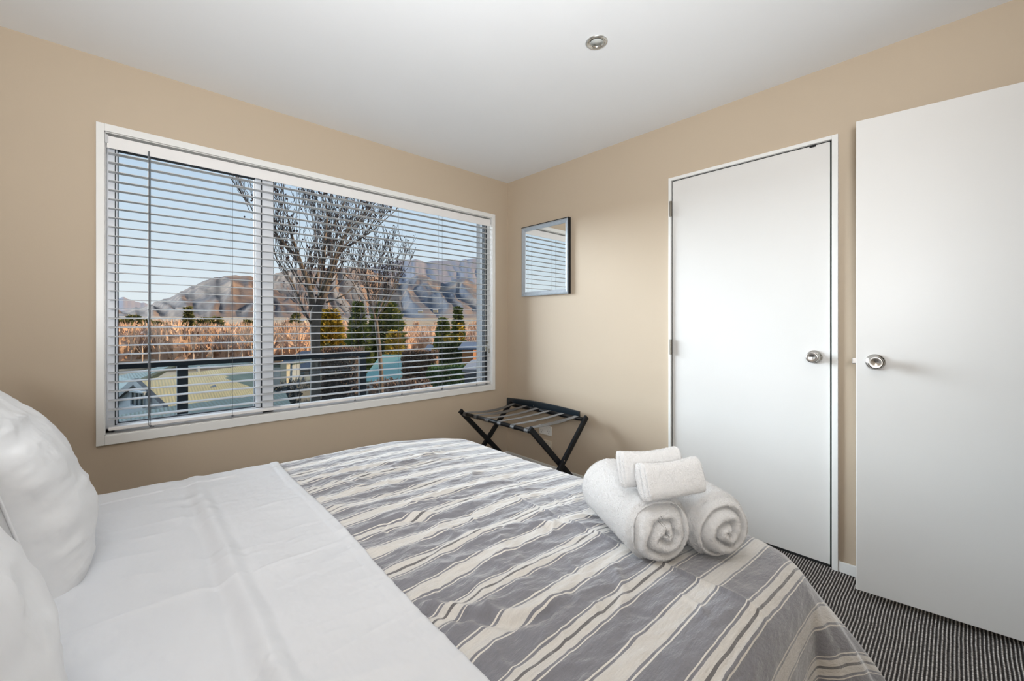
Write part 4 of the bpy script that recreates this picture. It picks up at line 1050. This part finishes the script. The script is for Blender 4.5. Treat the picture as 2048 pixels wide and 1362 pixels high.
A = at
hs = empty('gabled_house', tuple(A(275, 800, 17.5)), label='neighbouring gabled house with straw-coloured roof, bottom left of the view', cat='house')
hs.location = (0, 0, 0)
apex = A(271, 761, 16.5); le = A(226, 800, 17.5); re_ = A(338, 824, 15.0); ridge_f = A(512, 728, 25.0); eave_f = A(560, 786, 21.0)
panel([apex, ridge_f, eave_f, re_], 0.12, M_ywroof, 'roof_slope', hs, (0, 0, 1))
back_e = A(300, 742, 26); lf = A(420, 718, 32)
panel([apex, le, A(236, 752, 24), A(360, 724, 27)], 0.12, M_grroof, 'roof_slope', hs, (0, 0, 1))
panel([A(352, 727, 27.5), A(420, 718, 27), A(512, 726, 25.2), A(375, 737, 24)], 0.12, M_grroof, 'roof_slope', hs, (0, 0, 1))
gw = [apex + (0, 0, -0.15), le + (0, 0, -0.15), le + (0, 0, -4.0), re_ + (0, 0, -3.0), re_ + (0, 0, -0.15)]
panel(gw, 0.15, M_wallg, 'gable_wall', hs, (0, -1, 0))
for (p, q) in ((apex, le), (apex, re_)):
    MB().bar(tuple(p + np.array([0, -0.12, -0.02])), tuple(q + np.array([0, -0.12, -0.02])), 0.16, 0.24, (0, 0, 1)).build('barge_board', M_fascia, hs)
wf0 = A(262, 782, 16.05); wf1 = A(289, 785, 15.6)
wfr = MB(); wfr.bar(tuple(wf0), tuple(wf1), 0.12, 0.06); wfr.bar(tuple(wf0 + (0, 0, -0.55)), tuple(wf1 + (0, 0, -0.55)), 0.12, 0.06)
for t in (0, 0.33, 0.66, 1): p = wf0 * (1 - t) + wf1 * t; wfr.bar(tuple(p), tuple(p + (0, 0, -0.55)), 0.05, 0.10, (0, 1, 0))
wo = wfr.build('window', M_whitew, hs)
panel([wf0 + (0, 0.04, 0), wf1 + (0, 0.04, 0), wf1 + (0, 0.04, -0.55), wf0 + (0, 0.04, -0.55)], 0.02, M_winglass, 'pane', wo, (0, -1, 0))
panel([A(415, 767, 19.4) + (0, 0, 0.06), A(427, 765.5, 19.8) + (0, 0, 0.06), A(433, 775, 18.8) + (0, 0, 0.06), A(421, 777, 18.5) + (0, 0, 0.06)], 0.05, M_slate, 'skylight', hs, (0, 0, 1))
ch = A(396, 744, 21.5); MB().tube([tuple(ch + (0, 0, -0.3)), tuple(ch + (0, 0, 0.3))], 0.07, 8).build('flue', M_whitew, hs)
lo_ = empty('lower_roof', (0, 0, 0), label='grey-green lean-to roof in shade below the gabled house', cat='roof')
panel([A(226, 832, 14.0), A(345, 812, 14.6), A(570, 782, 15.5), A(600, 850, 11.5), A(226, 900, 10.5)], 0.12, M_grroof, 'roof_slope', lo_, (0, 0, 1))
panel([A(226, 900, 10.5) + (0, 0, -0.1), A(600, 850, 11.5) + (0, 0, -0.1), A(600, 850, 11.5) + (0, 0, -3), A(226, 900, 10.5) + (0, 0, -3)], 0.1, M_wallg, 'wall', lo_, (0, -1, 0))

def block(name, x0p, x1p, topy, boty, d, depth, wm, rm, over=0.3, pitch=0.0, roof_to=None, wins=0, **kw):
    """box house: front wall between two picture columns, roof slope rising behind it"""
    a_ = A(x0p, HY, d); b_ = A(x1p, HY, d); zt = CAM[2] - d * (topy - HY) / FPX; zb = CAM[2] - d * (boty - HY) / FPX
    zb = min(zb, zg_d(d) - 0.3) if boty is None else zb
    ax = (b_ - a_); L = np.linalg.norm(ax); ax = ax / L; bk = np.array([-ax[1], ax[0], 0]); bk = bk if bk @ FW > 0 else -bk
    root = empty(name, (a_[0], a_[1], zb), **kw)
    o = np.array([a_[0], a_[1], 0.0]) ; org = np.array([a_[0], a_[1], zb])
    def w(s, t, z): return o + ax * s + bk * t + np.array([0, 0, z]) - org
    V = [w(0, 0, zb), w(L, 0, zb), w(L, depth, zb), w(0, depth, zb), w(0, 0, zt), w(L, 0, zt), w(L, depth, zt), w(0, depth, zt)]
    MB().add(V, [(0, 3, 2, 1), (4, 5, 6, 7), (0, 1, 5, 4), (1, 2, 6, 5), (2, 3, 7, 6), (3, 0, 4, 7)]).build('wall', wm, root)
    if roof_to is not None: rise = CAM[2] - (d + depth) * (roof_to - HY) / FPX - zt
    else: rise = pitch
    panel([w(-over, -over, zt), w(L + over, -over, zt), w(L + over, depth, zt + rise), w(-over, depth, zt + rise)], 0.12, rm, 'roof', root, (0, 0, 1))
    panel([w(-over, depth, zt + rise), w(L + over, depth, zt + rise), w(L + over, 2 * depth, zt), w(-over, 2 * depth, zt)], 0.12, rm, 'roof', root, (0, 0, 1))
    for i in range(wins):
        s = L * (i + 0.5) / wins; ww = L / wins * 0.28; hh = (zt - zb) * 0.5
        f = MB(); f.add([w(s - ww, -0.05, zt - 0.25), w(s + ww, -0.05, zt - 0.25), w(s + ww, -0.05, zt - 0.25 - hh), w(s - ww, -0.05, zt - 0.25 - hh),
                         w(s - ww, 0.02, zt - 0.25), w(s + ww, 0.02, zt - 0.25), w(s + ww, 0.02, zt - 0.25 - hh), w(s - ww, 0.02, zt - 0.25 - hh)], [(0, 1, 2, 3), (0, 4, 5, 1), (1, 5, 6, 2), (2, 6, 7, 3), (3, 7, 4, 0)])
        fo = f.build('window', M_fascia, root); e_ = 0.85
        f2 = MB(); f2.add([w(s - ww * e_, -0.07, zt - 0.25 - hh * 0.1), w(s + ww * e_, -0.07, zt - 0.25 - hh * 0.1), w(s + ww * e_, -0.07, zt - 0.25 - hh * 0.9), w(s - ww * e_, -0.07, zt - 0.25 - hh * 0.9)], [(0, 1, 2, 3)]); f2.build('pane', M_winglass, fo)
    return root
block('navy_roofed_house', 546, 636, 737, 752, 30, 4.5, mat('brown_wall', (0.20, 0.14, 0.10, 1), 0.8), M_navy, 0.2, roof_to=702, wins=4, label='low house with a long navy roof left of the large trunk', cat='house')
block('white_outbuilding', 541, 560, 730, 800, 21, 2.0, M_whitew, M_grroof, 0.02, 0.0, label='white-walled outbuilding behind the window mullion', cat='building')
block('cream_chimney_block', 561, 573, 726, 775, 20.5, 0.35, M_cream, M_cream, 0.0, 0.02, label='narrow cream rendered wall left of the large trunk', cat='wall')
block('teal_roofed_house', 728, 803, 762, 790, 27, 4.0, M_whitew, M_teal, 0.15, roof_to=709, label='house with a pale teal metal roof beyond the railing post', cat='house')
block('slate_roofed_house', 690, 752, 708, 720, 68, 7, M_whitew, M_slate, 0.2, roof_to=686, wins=3, label='distant house with a blue-grey roof behind the cypresses', cat='house')
block('blue_roofed_house', 846, 884, 707, 722, 52, 4, M_brownh, M_slate, 0.2, roof_to=689, label='small house with a light blue roof above the brown hedge', cat='house')
hut = block('orange_hut', 924, 946, 696, 740, 28, 2.5, M_orange, M_slate, 0.25, roof_to=684, wins=0, label='orange timber hut with a grey roof at the right of the view', cat='hut')
block('dark_shed', 929, 990, 738, 790, 19, 2.5, M_shed, mat('pale_shed_roof', (0.16, 0.17, 0.19, 1), 0.8), 0.1, 0.05, wins=2, label='dark shed with a pale flat roof at the lower right of the view', cat='shed')
# small white houses scattered on the valley floor
k_ = 0
for px, py, d in ((600, 641, 620), (574, 652, 420), (566, 663, 300), (700, 640, 640), (836, 622, 900), (866, 620, 900), (640, 642, 650), (585, 632, 760), (478, 703, 130), (440, 706, 125)):
    block('distant_house', px, px + 9 * (1 if d > 200 else 1.4), py, py + 5, d, d * 0.006, M_cream, M_whitew, d * 0.001, d * 0.002,
          label='tiny pale house far off on the valley floor', cat='house', group='tiny pale houses on the valley floor')

# ------------------------------------------------------------------ white car
cx_ = A(614, 790, 19.0); car = empty('car', (cx_[0], cx_[1], -4.3), rz=math.radians(75), label='white car parked below, partly behind the large trunk', cat='car')
prof_c = [(-2.1, 0.35), (-2.15, 0.75), (-1.9, 0.98), (-1.25, 1.05), (-0.75, 1.45), (0.75, 1.50), (1.35, 1.05), (2.0, 0.88), (2.15, 0.6), (2.1, 0.35)]
V = [(x, y * (0.8 if z > 1.1 else 1.0), z) for y in (-0.85, 0.85) for (x, z) in prof_c]; k = len(prof_c)
mesh('body', V, [tuple(range(k))[::-1], tuple(range(k, 2 * k))] + [(i, (i + 1) % k, (i + 1) % k + k, i + k) for i in range(k)], mat('white_car_paint', (0.45, 0.47, 0.49, 1), 0.25), car)
M_cg = mat('car_glass', (0.03, 0.07, 0.07, 1), 0.05)
mesh('windscreen', [(0.80, -0.62, 1.47), (0.80, 0.62, 1.47), (1.36, 0.80, 1.09), (1.36, -0.80, 1.09)], [(0, 3, 2, 1)], M_cg, car)
for s_ in (-1, 1): mesh('side_window', [(-1.1, s_ * 0.84, 1.10), (-0.7, s_ * 0.70, 1.42), (0.70, s_ * 0.70, 1.44), (1.2, s_ * 0.85, 1.08)], [(0, 1, 2, 3)], M_cg, car)
for x in (-1.3, 1.35):
    for s_ in (-0.82, 0.82): MB().tube([(x, s_ - 0.1, 0.32), (x, s_ + 0.1, 0.32)], 0.32, 16).build('wheel', M_gasket_shade, car)

# ------------------------------------------------------------------ the two bare fruit trees by the balcony
def fruit_tree(name, base, trunk, limbs, lv, Lt, kids, nfruit, fr, minr, d0, spread, **kw):
    root = empty(name, tuple(base), **kw); org = np.array(base)
    m = MB(); pts = [tuple(A(*p[:3]) - org) for p in trunk]; m.tube([(pts[0][0], pts[0][1], 0)] + pts, [trunk[0][3] * 1.3] + [p[3] for p in trunk], 12); m.build('trunk', M_bark, root, smooth=True)
    tw = MB(); tips = []
    for lb in limbs:
        P3 = [Vector(A(*p[:3]) - org) for p in lb]; R3 = [p[3] for p in lb]
        MB().tube([tuple(p) for p in P3], R3, 8).build('limb', M_bark, root, smooth=True)
        for i in range(len(P3) - 1):
            seg = (P3[i + 1] - P3[i]); n_ = max(1, int(seg.length / (Lt * 0.16)))
            for j in range(n_):
                if i == 0 and j < n_ * 0.5: continue
                o = P3[i].lerp(P3[i + 1], (j + rs.rand()) / n_); a = rs.rand() * 2 * PI
                dr_ = (seg.normalized() * 0.8 + Vector((math.cos(a), math.sin(a), 0.25)) * spread).normalized()
                branchy(tw, o, dr_, Lt * rs.uniform(0.6, 1.1), max(minr, R3[i + 1] * 0.40), lv, 0.42, 0.38, kids, 4, tips, minr)
        branchy(tw, P3[-1], (P3[-1] - P3[-2]), Lt, R3[-1] * 0.8, lv, 0.4, 0.35, kids + 1, 4, tips, minr)
    tw.build('twigs', M_twig, root, kind='stuff')
    fm = MB()
    for _ in range(nfruit):
        p, dd = tips[rs.randint(len(tips))]; o = p + Vector((rs.normal(), rs.normal(), rs.normal() - 0.6)) * fr * 4; r = fr * rs.uniform(0.7, 1.2)
        fm.add([o + Vector(v) * r for v in ((1, 0, 0), (0, 1, 0), (-1, 0, 0), (0, -1, 0), (0, 0, 1.1), (0, 0, -1.1))], [(0, 1, 4), (1, 2, 4), (2, 3, 4), (3, 0, 4), (1, 0, 5), (2, 1, 5), (3, 2, 5), (0, 3, 5)])
    fm.build('dried_fruit', M_fruit, root, kind='stuff')
    return root
b7 = A(631, HY, 7.0); base7 = (b7[0], b7[1], -4.3)
fruit_tree('bare_fruit_tree', base7,
    [(631, 830, 7.0, 0.085), (631, 700, 7.0, 0.072), (630, 655, 7.0, 0.080), (632, 625, 7.0, 0.088), (634, 612, 7.0, 0.080)],
    [[(626, 622, 7.0, .055), (621, 585, 6.95, .048), (615, 560, 6.9, .042), (603, 532, 6.8, .036), (594, 505, 6.75, .028), (583, 470, 6.6, .020), (575, 430, 6.5, .012)],
     [(606, 536, 6.85, .030), (590, 512, 6.7, .024), (572, 490, 6.5, .018), (552, 468, 6.4, .013), (530, 440, 6.2, .009), (505, 400, 6.1, .006)],
     [(633, 620, 7.05, .045), (640, 585, 7.1, .036), (645, 545, 7.1, .034), (648, 500, 7.15, .034), (650, 470, 7.2, .026), (655, 430, 7.2, .016)],
     [(636, 618, 7.05, .050), (650, 590, 7.15, .042), (663, 550, 7.3, .038), (672, 520, 7.4, .036), (680, 500, 7.5, .030), (690, 470, 7.6, .020), (700, 440, 7.7, .012)],
     [(640, 590, 7.0, .032), (652, 562, 6.8, .030), (662, 540, 6.7, .026), (672, 505, 6.6, .020), (684, 478, 6.5, .014), (700, 450, 6.4, .009)],
     [(625, 575, 7.0, .028), (636, 545, 7.2, .024), (640, 520, 7.4, .020), (632, 480, 7.6, .014), (625, 440, 7.7, .010)],
     [(680, 500, 7.5, .022), (700, 490, 7.5, .018), (722, 478, 7.5, .012), (740, 455, 7.5, .008), (760, 420, 7.5, .006)],
     [(684, 478, 6.6, .014), (712, 445, 6.6, .010), (748, 408, 6.6, .007), (788, 372, 6.6, .005)],
     [(700, 490, 7.5, .014), (745, 462, 7.5, .009), (792, 420, 7.5, .007), (826, 372, 7.5, .005)],
     [(646, 500, 7.1, .018), (668, 450, 7.0, .012), (690, 400, 6.9, .008), (712, 360, 6.9, .005)],
     [(628, 658, 7.0, .018), (617, 638, 6.9, .016), (604, 615, 6.8, .015), (595, 590, 6.7, .014), (585, 565, 6.6, .013), (565, 535, 6.5, .011), (552, 515, 6.4, .008), (546, 490, 6.3, .006)],
     [(652, 605, 7.1, .017), (672, 598, 7.2, .014), (692, 588, 7.3, .012), (708, 572, 7.4, .010), (722, 552, 7.5, .007)],
     [(672, 538, 7.4, .012), (690, 550, 7.5, .010), (705, 565, 7.6, .008), (716, 590, 7.7, .006), (722, 618, 7.8, .005)]],
    2, 0.62, 3, 520, 0.020, 0.0042, 7.0, 0.55, label='large leafless tree with dried fruit close outside the window', cat='tree')
b12 = A(760, HY, 11.5); base12 = (b12[0], b12[1], -4.3)
fruit_tree('bare_fruit_tree', base12,
    [(763, 800, 11.5, 0.065), (762, 740, 11.5, 0.058), (758, 690, 11.5, 0.055), (754, 655, 11.5, 0.052), (752, 640, 11.5, 0.046)],
    [[(752, 645, 11.5, .038), (745, 618, 11.4, .032), (736, 592, 11.3, .026), (733, 560, 11.2, .018), (730, 530, 11.1, .010)],
     [(753, 645, 11.5, .034), (762, 610, 11.6, .030), (772, 580, 11.7, .024), (776, 555, 11.8, .016), (775, 530, 11.8, .010)],
     [(756, 632, 11.5, .028), (775, 605, 11.5, .024), (790, 575, 11.5, .018), (800, 550, 11.5, .011)],
     [(748, 630, 11.5, .024), (758, 590, 11.3, .018), (757, 560, 11.2, .012)]],
    2, 0.60, 3, 420, 0.020, 0.0055, 11.5, 0.8, label='smaller leafless fruit tree standing further off, right of the large one', cat='tree')
